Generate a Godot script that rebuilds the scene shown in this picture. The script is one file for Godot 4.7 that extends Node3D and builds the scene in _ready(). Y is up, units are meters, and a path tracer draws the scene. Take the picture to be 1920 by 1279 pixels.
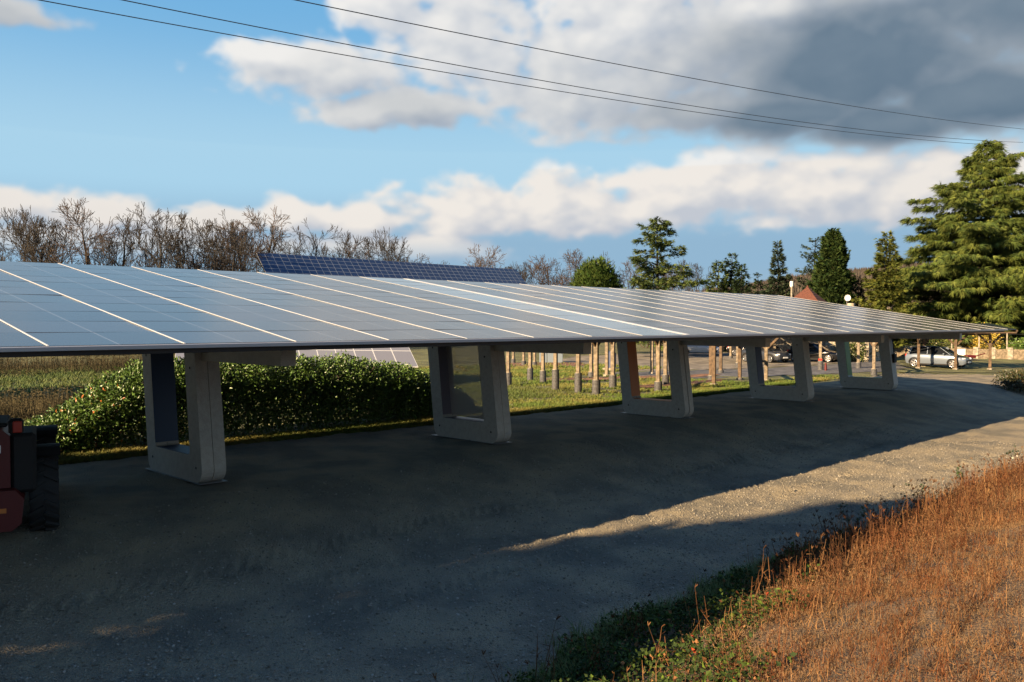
extends Node3D
# A long solar canopy on concrete U frames beside a gravel road. Scene axes: x runs along the canopy, -z away from the road bank.
const EXPO := 3.35
const SUN_RUN := Vector3(2.3, -1.0, 0.25)
const HE := 2.98
const DV := 11.96
const SLOPE := 0.1564
const U0 := 5.33
const PITCH := 1.775
const COLS_FROM := -5
const COLS_TO := 21
const ROWS := 11
const GAP := 0.09

var used := {}
var M := {}
var T := {}
var rng := RandomNumberGenerator.new()
var terr := FastNoiseLite.new()

func P(u: float, h: float, v: float) -> Vector3:
	return Vector3(u, h, -v)

func lin(r: float, g: float, b: float) -> Color:
	return Color(r, g, b).linear_to_srgb()

# ---------------------------------------------------------------- naming
func numbered(called: String) -> String:
	if not used.has(called):
		used[called] = 0
		return called
	used[called] += 1
	return "%s_%03d" % [called, used[called]]

func tag(o: Node, label: String, category: String, group := "", kind := "") -> Node:
	o.set_meta("label", label)
	o.set_meta("category", category)
	if group != "":
		o.set_meta("group", group)
	if kind != "":
		o.set_meta("kind", kind)
	return o

func thing(called: String, label: String, category: String, at := Vector3.ZERO, turn := 0.0, group := "") -> Node3D:
	var o := Node3D.new()
	o.name = numbered(called)
	add_child(o)
	o.position = at
	o.rotation.y = turn
	tag(o, label, category, group)
	return o

func part(called: String, mesh: Mesh, m: Material, parent: Node, tf := Transform3D.IDENTITY) -> MeshInstance3D:
	var o := MeshInstance3D.new()
	o.name = called
	o.mesh = mesh
	if m != null:
		o.material_override = m
	o.transform = tf
	parent.add_child(o, true)
	return o

func struct(called: String, mesh: Mesh, m: Material, label: String) -> MeshInstance3D:
	var o := MeshInstance3D.new()
	o.name = numbered(called)
	o.mesh = mesh
	o.material_override = m
	add_child(o)
	o.set_meta("kind", "structure")
	o.set_meta("label", label)
	return o

func scatter(called: String, mesh: Mesh, m: Material, tfs: Array, cols: Array, parent: Node) -> MultiMeshInstance3D:
	var mm := MultiMesh.new()
	mm.transform_format = MultiMesh.TRANSFORM_3D
	mm.use_colors = cols.size() > 0
	mm.mesh = mesh
	mm.instance_count = tfs.size()
	for i in tfs.size():
		mm.set_instance_transform(i, tfs[i])
		if cols.size() > 0:
			mm.set_instance_color(i, cols[i])
	var o := MultiMeshInstance3D.new()
	o.name = numbered(called) if parent == self else called
	o.multimesh = mm
	o.material_override = m
	parent.add_child(o, true)
	o.set_meta("kind", "stuff")
	return o

func copy_of(o: Node3D, at: Vector3, turn: float, label: String, called := "") -> Node3D:
	var c: Node3D = o.duplicate()
	var base := called if called != "" else String(o.name)
	if base.length() > 4 and base[base.length() - 4] == "_" and base.right(3).is_valid_int():
		base = base.left(base.length() - 4)
	c.name = numbered(base)
	add_child(c)
	c.position = at
	c.rotation.y = turn
	c.set_meta("label", label)
	return c

# ---------------------------------------------------------------- mesh builder
class MB:
	var v := PackedVector3Array()
	var n := PackedVector3Array()
	var c := PackedColorArray()
	var uv := PackedVector2Array()
	var ix := PackedInt32Array()
	var col := Color.WHITE

	func vert(p: Vector3, nn: Vector3, t := Vector2.ZERO) -> int:
		v.append(p)
		n.append(nn)
		c.append(col)
		uv.append(t)
		return v.size() - 1

	# corners run anticlockwise seen from outside
	func tri(a: Vector3, b: Vector3, d: Vector3) -> void:
		var nn := (b - a).cross(d - a).normalized()
		var i := vert(a, nn)
		vert(b, nn)
		vert(d, nn)
		ix.append_array([i, i + 2, i + 1])

	func quad(a: Vector3, b: Vector3, d: Vector3, e: Vector3) -> void:
		var nn := (b - a).cross(e - a)
		if nn.length_squared() < 1e-14:
			nn = (d - b).cross(e - b)
		nn = nn.normalized()
		var i := vert(a, nn, Vector2(0, 0))
		vert(b, nn, Vector2(1, 0))
		vert(d, nn, Vector2(1, 1))
		vert(e, nn, Vector2(0, 1))
		ix.append_array([i, i + 2, i + 1, i, i + 3, i + 2])

	func box(tf: Transform3D, size: Vector3, bev := 0.0) -> void:
		var s := size * 0.5
		if bev <= 0.0:
			bev = 0.0
		var axes := [[0, 1, 2], [1, 2, 0], [2, 0, 1]]
		for ax in axes:
			for sg in [-1.0, 1.0]:
				var pts := []
				for k in [[-1, -1], [1, -1], [1, 1], [-1, 1]]:
					var q := Vector3.ZERO
					q[ax[0]] = sg * s[ax[0]]
					q[ax[1]] = k[0] * (s[ax[1]] - bev) * sg
					q[ax[2]] = k[1] * (s[ax[2]] - bev)
					pts.append(tf * q)
				quad(pts[0], pts[1], pts[2], pts[3])
		if bev > 0.0:
			for ax in axes:
				for s1 in [-1.0, 1.0]:
					for s2 in [-1.0, 1.0]:
						var a := Vector3.ZERO
						var b := Vector3.ZERO
						a[ax[1]] = s1 * s[ax[1]]
						a[ax[2]] = s2 * (s[ax[2]] - bev)
						b[ax[1]] = s1 * (s[ax[1]] - bev)
						b[ax[2]] = s2 * s[ax[2]]
						var e := Vector3.ZERO
						e[ax[0]] = s[ax[0]] - bev
						_bevq(tf, a, b, e)
			for sx in [-1.0, 1.0]:
				for sy in [-1.0, 1.0]:
					for sz in [-1.0, 1.0]:
						var qa := tf * Vector3(sx * s.x, sy * (s.y - bev), sz * (s.z - bev))
						var qb := tf * Vector3(sx * (s.x - bev), sy * s.y, sz * (s.z - bev))
						var qc := tf * Vector3(sx * (s.x - bev), sy * (s.y - bev), sz * s.z)
						if sx * sy * sz > 0.0:
							tri(qa, qb, qc)
						else:
							tri(qa, qc, qb)

	func _bevq(tf: Transform3D, a: Vector3, b: Vector3, e: Vector3) -> void:
		var p0 := tf * (a - e)
		var p1 := tf * (a + e)
		var p2 := tf * (b + e)
		var p3 := tf * (b - e)
		var mid := tf.origin
		if (p1 - p0).cross(p3 - p0).dot((p0 + p2) * 0.5 - mid) < 0.0:
			quad(p0, p3, p2, p1)
		else:
			quad(p0, p1, p2, p3)

	func tube(pts: Array, rad: Array, sides: int, caps := true) -> void:
		var prev := -1
		var ref := Vector3.ZERO
		for i in pts.size():
			var d: Vector3
			if i == 0:
				d = pts[1] - pts[0]
			elif i == pts.size() - 1:
				d = pts[i] - pts[i - 1]
			else:
				d = pts[i + 1] - pts[i - 1]
			d = d.normalized()
			if i == 0:
				ref = d.cross(Vector3.UP if absf(d.y) < 0.9 else Vector3.RIGHT).normalized()
			else:
				ref = (ref - d * ref.dot(d)).normalized()
			var bi := d.cross(ref)
			var st := v.size()
			for k in sides:
				var an := TAU * k / sides
				var nn := ref * cos(an) + bi * sin(an)
				vert(pts[i] + nn * rad[i], nn, Vector2(float(k) / sides, i))
			if prev >= 0:
				for k in sides:
					var k2 := (k + 1) % sides
					ix.append_array([prev + k, st + k, st + k2, prev + k, st + k2, prev + k2])
			elif caps:
				_cap(pts[i], st, sides, -d)
			if caps and i == pts.size() - 1:
				_cap(pts[i], st, sides, d)
			prev = st

	func _cap(p: Vector3, ring: int, sides: int, nn: Vector3) -> void:
		var m := vert(p, nn)
		var st := v.size()
		for k in sides:
			vert(v[ring + k], nn)
		for k in sides:
			var k2 := (k + 1) % sides
			var a := v[st + k] - p
			var b := v[st + k2] - p
			if a.cross(b).dot(nn) > 0.0:
				ix.append_array([m, st + k2, st + k])
			else:
				ix.append_array([m, st + k, st + k2])

	# polygon in the plane of ex, ey, extruded by dep along ex x ey
	func prism(poly: PackedVector2Array, o: Vector3, ex: Vector3, ey: Vector3, dep: float) -> void:
		if Geometry2D.is_polygon_clockwise(poly):
			poly = poly.duplicate()
			poly.reverse()
		# Geometry2D calls y-down clockwise; make area positive ourselves
		var ar := 0.0
		for i in poly.size():
			var q := poly[(i + 1) % poly.size()]
			ar += poly[i].x * q.y - q.x * poly[i].y
		if ar < 0.0:
			poly = poly.duplicate()
			poly.reverse()
		var ez := ex.cross(ey).normalized()
		var t := Geometry2D.triangulate_polygon(poly)
		for sd in [0, 1]:
			var off: Vector3 = ez * dep * 0.5 * (1.0 if sd == 1 else -1.0)
			for i in range(0, t.size(), 3):
				var a := poly[t[i]]
				var b := poly[t[i + 1]]
				var d := poly[t[i + 2]]
				if (b - a).cross(d - a) < 0.0:
					var sw := b
					b = d
					d = sw
				var pa := o + ex * a.x + ey * a.y + off
				var pb := o + ex * b.x + ey * b.y + off
				var pd := o + ex * d.x + ey * d.y + off
				if sd == 1:
					tri(pa, pb, pd)
				else:
					tri(pa, pd, pb)
		for i in poly.size():
			var a2 := poly[i]
			var b2 := poly[(i + 1) % poly.size()]
			var qa := o + ex * a2.x + ey * a2.y
			var qb := o + ex * b2.x + ey * b2.y
			var h := ez * dep * 0.5
			quad(qa - h, qb - h, qb + h, qa + h)

	func done() -> ArrayMesh:
		# wind every face to agree with its normals
		for i in range(0, ix.size(), 3):
			var a := ix[i]
			var b := ix[i + 1]
			var d := ix[i + 2]
			if (v[d] - v[a]).cross(v[b] - v[a]).dot(n[a] + n[b] + n[d]) < 0.0:
				ix[i + 1] = d
				ix[i + 2] = b
		var a := []
		a.resize(Mesh.ARRAY_MAX)
		a[Mesh.ARRAY_VERTEX] = v
		a[Mesh.ARRAY_NORMAL] = n
		a[Mesh.ARRAY_COLOR] = c
		a[Mesh.ARRAY_TEX_UV] = uv
		a[Mesh.ARRAY_INDEX] = ix
		var m := ArrayMesh.new()
		m.add_surface_from_arrays(Mesh.PRIMITIVE_TRIANGLES, a)
		return m

func cyl_mesh(p0: Vector3, p1: Vector3, r0: float, r1: float, sides := 16) -> ArrayMesh:
	var b := MB.new()
	b.tube([p0, p1], [r0, r1], sides)
	return b.done()

func box_mesh(c: Vector3, size: Vector3, bev := 0.0, basis := Basis.IDENTITY) -> ArrayMesh:
	var b := MB.new()
	b.box(Transform3D(basis, c), size, bev)
	return b.done()

func ball(b: MB, c: Vector3, r: Vector3, rings := 8, seg := 12) -> void:
	var st := b.v.size()
	for i in rings + 1:
		var th := PI * i / rings
		for k in seg + 1:
			var ph := TAU * k / seg
			var nn := Vector3(sin(th) * cos(ph), cos(th), sin(th) * sin(ph))
			b.vert(c + nn * r, (nn / r).normalized())
	for i in rings:
		for k in seg:
			var a := st + i * (seg + 1) + k
			var d := a + seg + 1
			b.ix.append_array([a, d + 1, d, a, a + 1, d + 1])

# ---------------------------------------------------------------- textures and materials
func ramp_tex(freq: float, seedv: int, size: int, stops: Array, type := FastNoiseLite.TYPE_SIMPLEX, oct := 4) -> ImageTexture:
	var f := FastNoiseLite.new()
	f.seed = seedv
	f.noise_type = type
	f.frequency = freq
	f.fractal_octaves = oct
	if type == FastNoiseLite.TYPE_CELLULAR:
		f.cellular_return_type = FastNoiseLite.RETURN_DISTANCE
		f.fractal_type = FastNoiseLite.FRACTAL_NONE if oct <= 1 else FastNoiseLite.FRACTAL_FBM
	var src := f.get_seamless_image(size, size)
	src.convert(Image.FORMAT_L8)
	var bytes := src.get_data()
	var g := Gradient.new()
	var offs := PackedFloat32Array()
	var cols := PackedColorArray()
	for s in stops:
		offs.append(s[0])
		cols.append(s[1])
	g.offsets = offs
	g.colors = cols
	var lut := PackedByteArray()
	for i in 256:
		var cc := g.sample(i / 255.0)
		lut.append_array([int(clampf(cc.r, 0, 1) * 255), int(clampf(cc.g, 0, 1) * 255), int(clampf(cc.b, 0, 1) * 255)])
	var outb := PackedByteArray()
	outb.resize(size * size * 3)
	var j := 0
	for b in bytes:
		var k := b * 3
		outb[j] = lut[k]
		outb[j + 1] = lut[k + 1]
		outb[j + 2] = lut[k + 2]
		j += 3
	return ImageTexture.create_from_image(Image.create_from_data(size, size, false, Image.FORMAT_RGB8, outb))

func grey(a: float, b: float) -> Array:
	return [[0.15, Color(a, a, a)], [0.85, Color(b, b, b)]]

func mat(called: String, colour: Color, rough := 0.8, metal := 0.0) -> StandardMaterial3D:
	var m := StandardMaterial3D.new()
	m.resource_name = called
	m.albedo_color = colour
	m.roughness = rough
	m.metallic = metal
	M[called] = m
	return m

func vmat(called: String, rough := 0.8, backlit := 0.0) -> StandardMaterial3D:
	var m := mat(called, Color.WHITE, rough)
	m.vertex_color_use_as_albedo = true
	if backlit > 0.0:
		m.backlight_enabled = true
		m.backlight = Color(backlit, backlit, backlit)
	return m

func tri_tex(m: StandardMaterial3D, tex: Texture2D, metres: float, tex2: Texture2D = null, metres2 := 1.0) -> void:
	m.albedo_texture = tex
	m.uv1_triplanar = true
	m.uv1_world_triplanar = true
	m.uv1_scale = Vector3.ONE / metres
	if tex2 != null:
		m.detail_enabled = true
		m.detail_albedo = tex2
		m.detail_blend_mode = BaseMaterial3D.BLEND_MODE_MUL
		m.detail_uv_layer = BaseMaterial3D.DETAIL_UV_2
		m.uv2_triplanar = true
		m.uv2_world_triplanar = true
		m.uv2_scale = Vector3.ONE / metres2

func relief(m: StandardMaterial3D, tex: Texture2D, cm: float) -> void:
	m.heightmap_enabled = true
	m.heightmap_texture = tex
	m.heightmap_scale = cm

func make_materials() -> void:
	T.fine = ramp_tex(0.05, 3, 512, grey(0.72, 1.0), FastNoiseLite.TYPE_SIMPLEX, 5)
	T.coarse = ramp_tex(0.012, 7, 512, grey(0.62, 1.0), FastNoiseLite.TYPE_SIMPLEX, 5)
	T.bump = ramp_tex(0.06, 9, 512, grey(0.0, 1.0), FastNoiseLite.TYPE_SIMPLEX, 5)
	T.pebble = ramp_tex(0.06, 5, 512, [[0.0, Color(1, 1, 1)], [0.5, Color(0.55, 0.55, 0.55)], [1.0, Color(0.1, 0.1, 0.1)]], FastNoiseLite.TYPE_CELLULAR, 2)
	T.gravel = ramp_tex(0.09, 21, 1024, [[0.1, lin(0.122, 0.102, 0.071)], [0.4, lin(0.231, 0.199, 0.141)], [0.6, lin(0.260, 0.224, 0.158)], [0.8, lin(0.311, 0.273, 0.197)], [1.0, lin(0.386, 0.353, 0.277)]], FastNoiseLite.TYPE_SIMPLEX, 5)
	T.stain = ramp_tex(0.008, 22, 512, [[0.25, Color(0.76, 0.78, 0.8)], [0.5, Color(0.9, 0.9, 0.9)], [0.75, Color(1, 0.99, 0.96)]], FastNoiseLite.TYPE_SIMPLEX, 5)
	T.turf = ramp_tex(0.03, 31, 1024, [[0.1, lin(0.062, 0.077, 0.025)], [0.4, lin(0.106, 0.125, 0.037)], [0.65, lin(0.175, 0.169, 0.062)], [0.9, lin(0.263, 0.206, 0.100)]], FastNoiseLite.TYPE_SIMPLEX, 6)
	T.litter = ramp_tex(0.07, 41, 1024, [[0.1, lin(0.044, 0.025, 0.015)], [0.4, lin(0.121, 0.074, 0.039)], [0.65, lin(0.190, 0.129, 0.074)], [0.9, lin(0.293, 0.233, 0.155)]], FastNoiseLite.TYPE_SIMPLEX, 6)
	T.concrete = ramp_tex(0.02, 51, 512, [[0.1, lin(0.47, 0.445, 0.39)], [0.5, lin(0.52, 0.495, 0.435)], [0.9, lin(0.56, 0.535, 0.475)]], FastNoiseLite.TYPE_SIMPLEX, 6)
	T.soil = ramp_tex(0.04, 61, 512, [[0.1, lin(0.156, 0.072, 0.042)], [0.5, lin(0.312, 0.150, 0.084)], [0.9, lin(0.432, 0.240, 0.144)]], FastNoiseLite.TYPE_SIMPLEX, 6)
	var grain := FastNoiseLite.new()
	grain.seed = 71
	grain.frequency = 0.02
	grain.fractal_octaves = 4
	var gi := Image.create(256, 256, false, Image.FORMAT_RGB8)
	for y in 256:
		for x in 256:
			var a := TAU * x / 256.0
			var g := grain.get_noise_3d(cos(a) * 120.0, sin(a) * 120.0, y * 0.6) * 0.5 + 0.5
			gi.set_pixel(x, y, lin(0.19, 0.145, 0.095).lerp(lin(0.31, 0.25, 0.175), g))
	T.wood = ImageTexture.create_from_image(gi)

	var m := mat("gravel", Color.WHITE, 0.95)
	tri_tex(m, T.gravel, 1.7, T.stain, 9.3)
	relief(m, T.bump, 3.5)
	m = mat("turf", Color.WHITE, 0.95)
	tri_tex(m, T.turf, 5.3, T.coarse, 23.0)
	relief(m, T.bump, 4.0)
	m = mat("litter", Color.WHITE, 0.95)
	tri_tex(m, T.litter, 1.1, T.coarse, 5.0)
	relief(m, T.bump, 3.0)
	m = mat("soil", Color.WHITE, 0.95)
	tri_tex(m, T.soil, 1.4, T.coarse, 6.0)
	relief(m, T.bump, 4.0)
	m = mat("asphalt", lin(0.156, 0.156, 0.163), 0.85)
	tri_tex(m, T.fine, 1.3, T.coarse, 7.0)
	m = mat("lot", lin(0.312, 0.273, 0.215), 0.95)
	tri_tex(m, T.fine, 2.1, T.coarse, 11.0)
	m = mat("concrete", Color.WHITE, 0.75)
	tri_tex(m, T.concrete, 1.9, T.fine, 0.45)
	relief(m, T.bump, 0.15)
	m = mat("wood", Color.WHITE, 0.75)
	tri_tex(m, T.wood, 0.35, T.coarse, 1.9)
	m = mat("dark_wood", lin(0.546, 0.442, 0.364), 0.8)
	tri_tex(m, T.wood, 0.35, T.coarse, 1.9)
	m = mat("bark", lin(0.031, 0.026, 0.021), 0.95)
	tri_tex(m, T.coarse, 0.9, T.fine, 0.3)
	m = mat("bark_warm", lin(0.065, 0.046, 0.033), 0.95)
	tri_tex(m, T.coarse, 0.9, T.fine, 0.3)
	m = mat("stone_wall", lin(0.338, 0.267, 0.182), 0.95)
	tri_tex(m, T.coarse, 1.6, T.fine, 0.5)
	m = mat("plaster", lin(0.546, 0.481, 0.377), 0.9)
	tri_tex(m, T.coarse, 2.2, T.fine, 0.6)
	m = mat("roof_tile", lin(0.195, 0.065, 0.039), 0.9)
	tri_tex(m, T.coarse, 0.8, T.fine, 0.4)
	m = mat("pipe", lin(0.130, 0.130, 0.137), 0.7)
	tri_tex(m, T.coarse, 0.8, T.fine, 0.3)

	var g2 := mat("glass_cells", Color.WHITE, 0.2)
	g2.vertex_color_use_as_albedo = true
	g2.metallic_specular = 0.6
	relief(g2, T.bump, 0.02)
	g2.uv1_triplanar = true
	g2.uv1_world_triplanar = true
	g2.uv1_scale = Vector3.ONE / 3.0
	var g3 := mat("blue_cells", Color.WHITE, 0.2)
	g3.vertex_color_use_as_albedo = true
	mat("alu", lin(0.42, 0.43, 0.45), 0.4, 0.3)
	mat("panel_frame", lin(0.07, 0.07, 0.075), 0.5, 0.3)
	mat("cover", lin(0.52, 0.53, 0.54), 0.5)
	mat("steel_dark", lin(0.035, 0.037, 0.042), 0.55, 0.3)
	mat("steel_grey", lin(0.2, 0.2, 0.2), 0.5, 0.4)
	mat("black", lin(0.010, 0.010, 0.011), 0.8)
	mat("rubber", lin(0.018, 0.018, 0.019), 0.85)
	mat("red_paint", lin(0.085, 0.004, 0.004), 0.5)
	mat("white_paint", lin(0.75, 0.75, 0.73), 0.5)
	mat("chrome", lin(0.6, 0.6, 0.62), 0.25, 0.9)
	mat("car_glass", lin(0.01, 0.012, 0.015), 0.05)
	mat("lamp_red", lin(0.35, 0.02, 0.01), 0.3)
	mat("lamp_clear", lin(0.7, 0.7, 0.7), 0.15)
	mat("wire", lin(0.03, 0.03, 0.035), 0.6)
	mat("blue_liner", lin(0.015, 0.045, 0.10), 0.5)
	mat("violet_liner", lin(0.13, 0.12, 0.15), 0.5)
	mat("orange_liner", lin(0.5, 0.16, 0.03), 0.5)
	mat("navy_liner", lin(0.02, 0.035, 0.09), 0.5)
	mat("green_liner", lin(0.07, 0.17, 0.03), 0.5)
	var pn := mat("frosted", Color(lin(0.42, 0.41, 0.4), 0.5), 0.4)
	pn.transparency = BaseMaterial3D.TRANSPARENCY_ALPHA
	vmat("leaf", 0.42, 0.25)
	vmat("weed", 0.7, 0.25).metallic_specular = 0.25
	vmat("needle", 0.8, 0.12).metallic_specular = 0.25
	vmat("blade", 0.7, 0.3)
	vmat("straw", 0.8, 0.2).metallic_specular = 0.25
	vmat("twig", 0.9)
	vmat("pebble", 0.8)
	vmat("wood_hill", 1.0)
	vmat("petal", 0.7, 0.3)

# ---------------------------------------------------------------- sky
var blobs := []      # azimuth from the view's middle, elevation, half width, half height, greyness (degrees)
var bins := []
var cloud_n := FastNoiseLite.new()
var wisp_n := FastNoiseLite.new()

func cloud_at(a: float, e: float, x: float, z: float) -> Vector2:
	var best := -2.0
	var dark := 0.0
	var wsum := 0.001
	for b in bins[int(fposmod(a + 180.0, 360.0) / 5.0) % 72]:
		var da: float = absf(fposmod(a - b[0] + 180.0, 360.0) - 180.0) / b[2]
		var de: float = (e - b[1]) / b[3]
		if de < 0.0:
			de *= 1.35
		var q := 1.0 - sqrt(da * da + de * de)
		if q > -0.7:
			var w := exp(q * 5.0)
			dark += w * b[4]
			wsum += w
		best = maxf(best, q)
	if best < -0.75:
		return Vector2(-1.0, 0.0)
	var n := cloud_n.get_noise_3d(x, e * 1.7, z)
	var puff := 0.42 - absf(wisp_n.get_noise_3d(x, e * 1.5, z)) * 1.5
	var dk := dark / wsum
	var calm := 1.0 - 0.55 * smoothstep(0.4, 0.9, dk)
	return Vector2(best + (n * 0.6 + puff * 0.4) * calm + 0.05, dk)

func make_sky() -> ImageTexture:
	blobs = [
		[-12.0, 15.4, 6.2, 2.3, 0.2], [-15.5, 16.4, 3.2, 1.2, 0.05], [-7.0, 13.8, 5.5, 1.5, 0.4], [-10.0, 13.3, 3.5, 1.2, 0.3], [-2.5, 17.2, 6.5, 4.0, 0.12], [-8.0, 19.5, 3.6, 3.0, 0.05], [4.0, 15.0, 6.5, 3.8, 0.25], [7.5, 18.5, 8.0, 5.0, 0.08], [11.5, 13.4, 5.0, 2.4, 0.6],
		[21.0, 15.4, 11.0, 5.2, 1.0], [17.0, 12.6, 6.5, 2.0, 0.95], [23.0, 11.6, 6.0, 1.9, 1.0], [29.0, 12.6, 8.0, 2.8, 1.0], [32.0, 17.5, 10.0, 5.0, 0.9], [14.0, 23.0, 18.0, 4.6, 0.08], [10.0, 16.0, 7.0, 5.0, 0.35], [15.0, 16.5, 6.0, 4.0, 0.6], [-2.0, 23.5, 9.0, 3.5, 0.05], [15.5, 19.2, 5.5, 2.6, 0.1], [25.0, 19.5, 6.0, 1.6, 0.25],
		[-9.5, 6.5, 5.0, 1.2, 0.08], [-3.0, 7.0, 6.5, 2.1, 0.05], [4.5, 7.4, 6.5, 2.4, 0.05], [10.0, 7.7, 6.0, 2.5, 0.08], [13.8, 8.5, 4.8, 2.7, 0.02], [19.5, 8.0, 7.0, 2.8, 0.1], [25.0, 7.8, 6.5, 2.6, 0.15], [31.0, 7.8, 6.5, 2.6, 0.15],
		[-30.0, 6.6, 4.0, 1.2, 0.2], [-25.0, 6.4, 5.0, 1.2, 0.2], [-19.0, 6.1, 4.6, 1.1, 0.2], [-14.6, 6.5, 2.0, 1.4, 0.05], [-22.0, 4.6, 14.0, 1.4, 0.3], [-6.0, 4.6, 7.0, 1.2, 0.15], [-30.5, 16.9, 3.6, 0.9, 0.5],
	]
	var r := RandomNumberGenerator.new()
	r.seed = 404
	var a0 := 38.0
	while a0 < 322.0:
		blobs.append([a0, r.randf_range(6.3, 7.8), r.randf_range(3.5, 6.5), r.randf_range(1.2, 2.3), r.randf_range(0.0, 0.2)])
		if r.randf() < 0.5:
			blobs.append([a0 + r.randf_range(-4, 4), r.randf_range(4.2, 5.0), 7.0, 1.2, 0.25])
		a0 += r.randf_range(5.0, 8.5)
	a0 = 48.0
	while a0 < 308.0:
		var ce := r.randf_range(13.0, 21.0)
		for k in 8:
			blobs.append([a0 + r.randf_range(-12, 12), ce + r.randf_range(-3.0, 4.0), r.randf_range(4, 9), r.randf_range(2.0, 5.0), clampf(r.randf_range(-0.1, 0.9), 0.05, 0.9)])
		a0 += r.randf_range(34.0, 52.0)
	a0 = 0.0
	while a0 < 360.0:
		blobs.append([a0, r.randf_range(34.0, 52.0), r.randf_range(10, 22), r.randf_range(3.0, 7.0), r.randf_range(0.1, 0.5)])
		a0 += r.randf_range(22.0, 40.0)
	bins.resize(72)
	for i in 72:
		bins[i] = []
		var mid := i * 5.0 - 177.5
		for b in blobs:
			if absf(fposmod(mid - b[0] + 180.0, 360.0) - 180.0) < b[2] * 1.8 + 4.0:
				bins[i].append(b)
	cloud_n.seed = 12
	cloud_n.frequency = 0.2
	cloud_n.fractal_octaves = 5
	cloud_n.fractal_gain = 0.52
	wisp_n.seed = 31
	wisp_n.frequency = 0.22
	wisp_n.fractal_octaves = 3
	var w := 3072
	var h := 1536
	var px := PackedFloat32Array()
	px.resize(w * h * 4)
	var y_hi := int(h * (90.0 - 42.0) / 180.0)
	var low_rows := h / 2 + 2
	var jobs := []   # rows, columns and step: fine where clouds show detail, coarse high up and far round
	var c0 := int(w * (44.67 - 42.0 + 360.0) / 360.0) % w
	var c1 := int(w * (44.67 + 42.0) / 360.0)
	for y in range(0, low_rows):
		if y >= y_hi:
			jobs.append([y, c0, c1, 1])
			if y % 3 == 0:
				jobs.append([y, c1, w + c0, 3])
		elif y % 6 == 0:
			jobs.append([y, 0, w, 6])
	for job in jobs:
		var y: int = job[0]
		var step: int = job[3]
		var e := 90.0 - (y + 0.5) * 180.0 / h
		var t := clampf(e / 30.0, 0.0, 1.0)
		var base: Color
		if e < 5.0:
			base = Color(0.40, 0.52, 0.62).lerp(Color(0.29, 0.47, 0.64), smoothstep(0.0, 4.0, e))
		elif e < 11.0:
			base = Color(0.29, 0.47, 0.64).lerp(Color(0.40, 0.65, 0.83), smoothstep(5.0, 9.0, e))
		elif e < 20.0:
			base = Color(0.40, 0.65, 0.83).lerp(Color(0.175, 0.445, 0.745), smoothstep(9.5, 20.0, e))
		else:
			base = Color(0.175, 0.445, 0.745).lerp(Color(0.04, 0.17, 0.5), smoothstep(20.0, 60.0, e))
		for x in range(job[1], job[2], step):
			var az := (x + 0.5) * 360.0 / w
			var a := fposmod(az - 44.67 + 180.0, 360.0) - 180.0
			var ar := deg_to_rad(az)
			var sx := sin(ar) * 57.3
			var sz := cos(ar) * 57.3
			var c := base
			var d := cloud_at(a, e, sx, sz)
			if d.x > -0.12:
				var a2 := a - 1.1
				var ar2 := ar - 0.0192
				var d2 := cloud_at(a2, e + 0.9, sin(ar2) * 57.3, cos(ar2) * 57.3)
				var lit := clampf(0.64 + (d.x - d2.x) * 0.8 - d.x * 0.08, 0.0, 1.0)
				if e < 10.0:
					lit = clampf(0.6 + (d.x - d2.x) * 1.15 - d.x * 0.12, 0.0, 1.0)
				var edge := smoothstep(0.9, 0.1, d.x)
				var dk := clampf(d.y * (1.2 - 0.35 * edge) - 0.08, 0.0, 1.0)
				var shade := Color(0.50, 0.55, 0.63).lerp(Color(0.105, 0.165, 0.235), dk)
				var light := Color(0.89, 0.87, 0.84).lerp(Color(0.18, 0.24, 0.305), dk)
				if e < 10.0:
					shade = shade.lerp(Color(0.60, 0.61, 0.65), 0.5)
					light = light.lerp(Color(0.88, 0.80, 0.72), 0.6)
				var cc := shade.lerp(light, lit)
				var al := smoothstep(-0.14, 0.42, d.x) * 0.97
				if e < 5.8:
					al *= smoothstep(3.2, 5.8, e)
				c = c.lerp(cc, al)
			var k := (1.0 / EXPO)
			for yy in range(y, mini(y + step, low_rows)):
				for xx in range(x, mini(x + step, job[2])):
					var i := (yy * w + xx % w) * 4
					px[i] = c.r * k
					px[i + 1] = c.g * k
					px[i + 2] = c.b * k
					px[i + 3] = 1.0
	for y in range(low_rows, h):
		for x in range(0, w):
			var i := (y * w + x) * 4
			px[i] = 0.07
			px[i + 1] = 0.065
			px[i + 2] = 0.045
			px[i + 3] = 1.0
	return ImageTexture.create_from_image(Image.create_from_data(w, h, false, Image.FORMAT_RGBAF, px.to_byte_array()))

func make_camera_and_light() -> void:
	var cam := Camera3D.new()
	cam.name = "camera"
	cam.fov = 42.85
	cam.near = 0.1
	cam.far = 3000.0
	cam.position = Vector3(0, 3.28, 0)
	cam.rotation_degrees = Vector3(-1.23, -44.67, 0)
	add_child(cam)
	cam.current = true
	var sun := DirectionalLight3D.new()
	sun.name = "sun"
	add_child(sun)
	sun.look_at_from_position(Vector3.ZERO, SUN_RUN, Vector3.UP)
	sun.light_energy = 1.6
	sun.light_angular_distance = 0.6
	sun.light_color = Color(1.0, 0.87, 0.69)
	sun.shadow_enabled = true
	var we := WorldEnvironment.new()
	we.name = "surroundings"
	var env := Environment.new()
	var sm := PanoramaSkyMaterial.new()
	sm.panorama = make_sky()
	var sk := Sky.new()
	sk.sky_material = sm
	env.background_mode = Environment.BG_SKY
	env.sky = sk
	env.tonemap_mode = Environment.TONE_MAPPER_LINEAR
	env.tonemap_exposure = EXPO
	env.sdfgi_enabled = true
	env.ssao_enabled = true
	env.ssil_enabled = true
	we.environment = env
	add_child(we)

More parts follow.
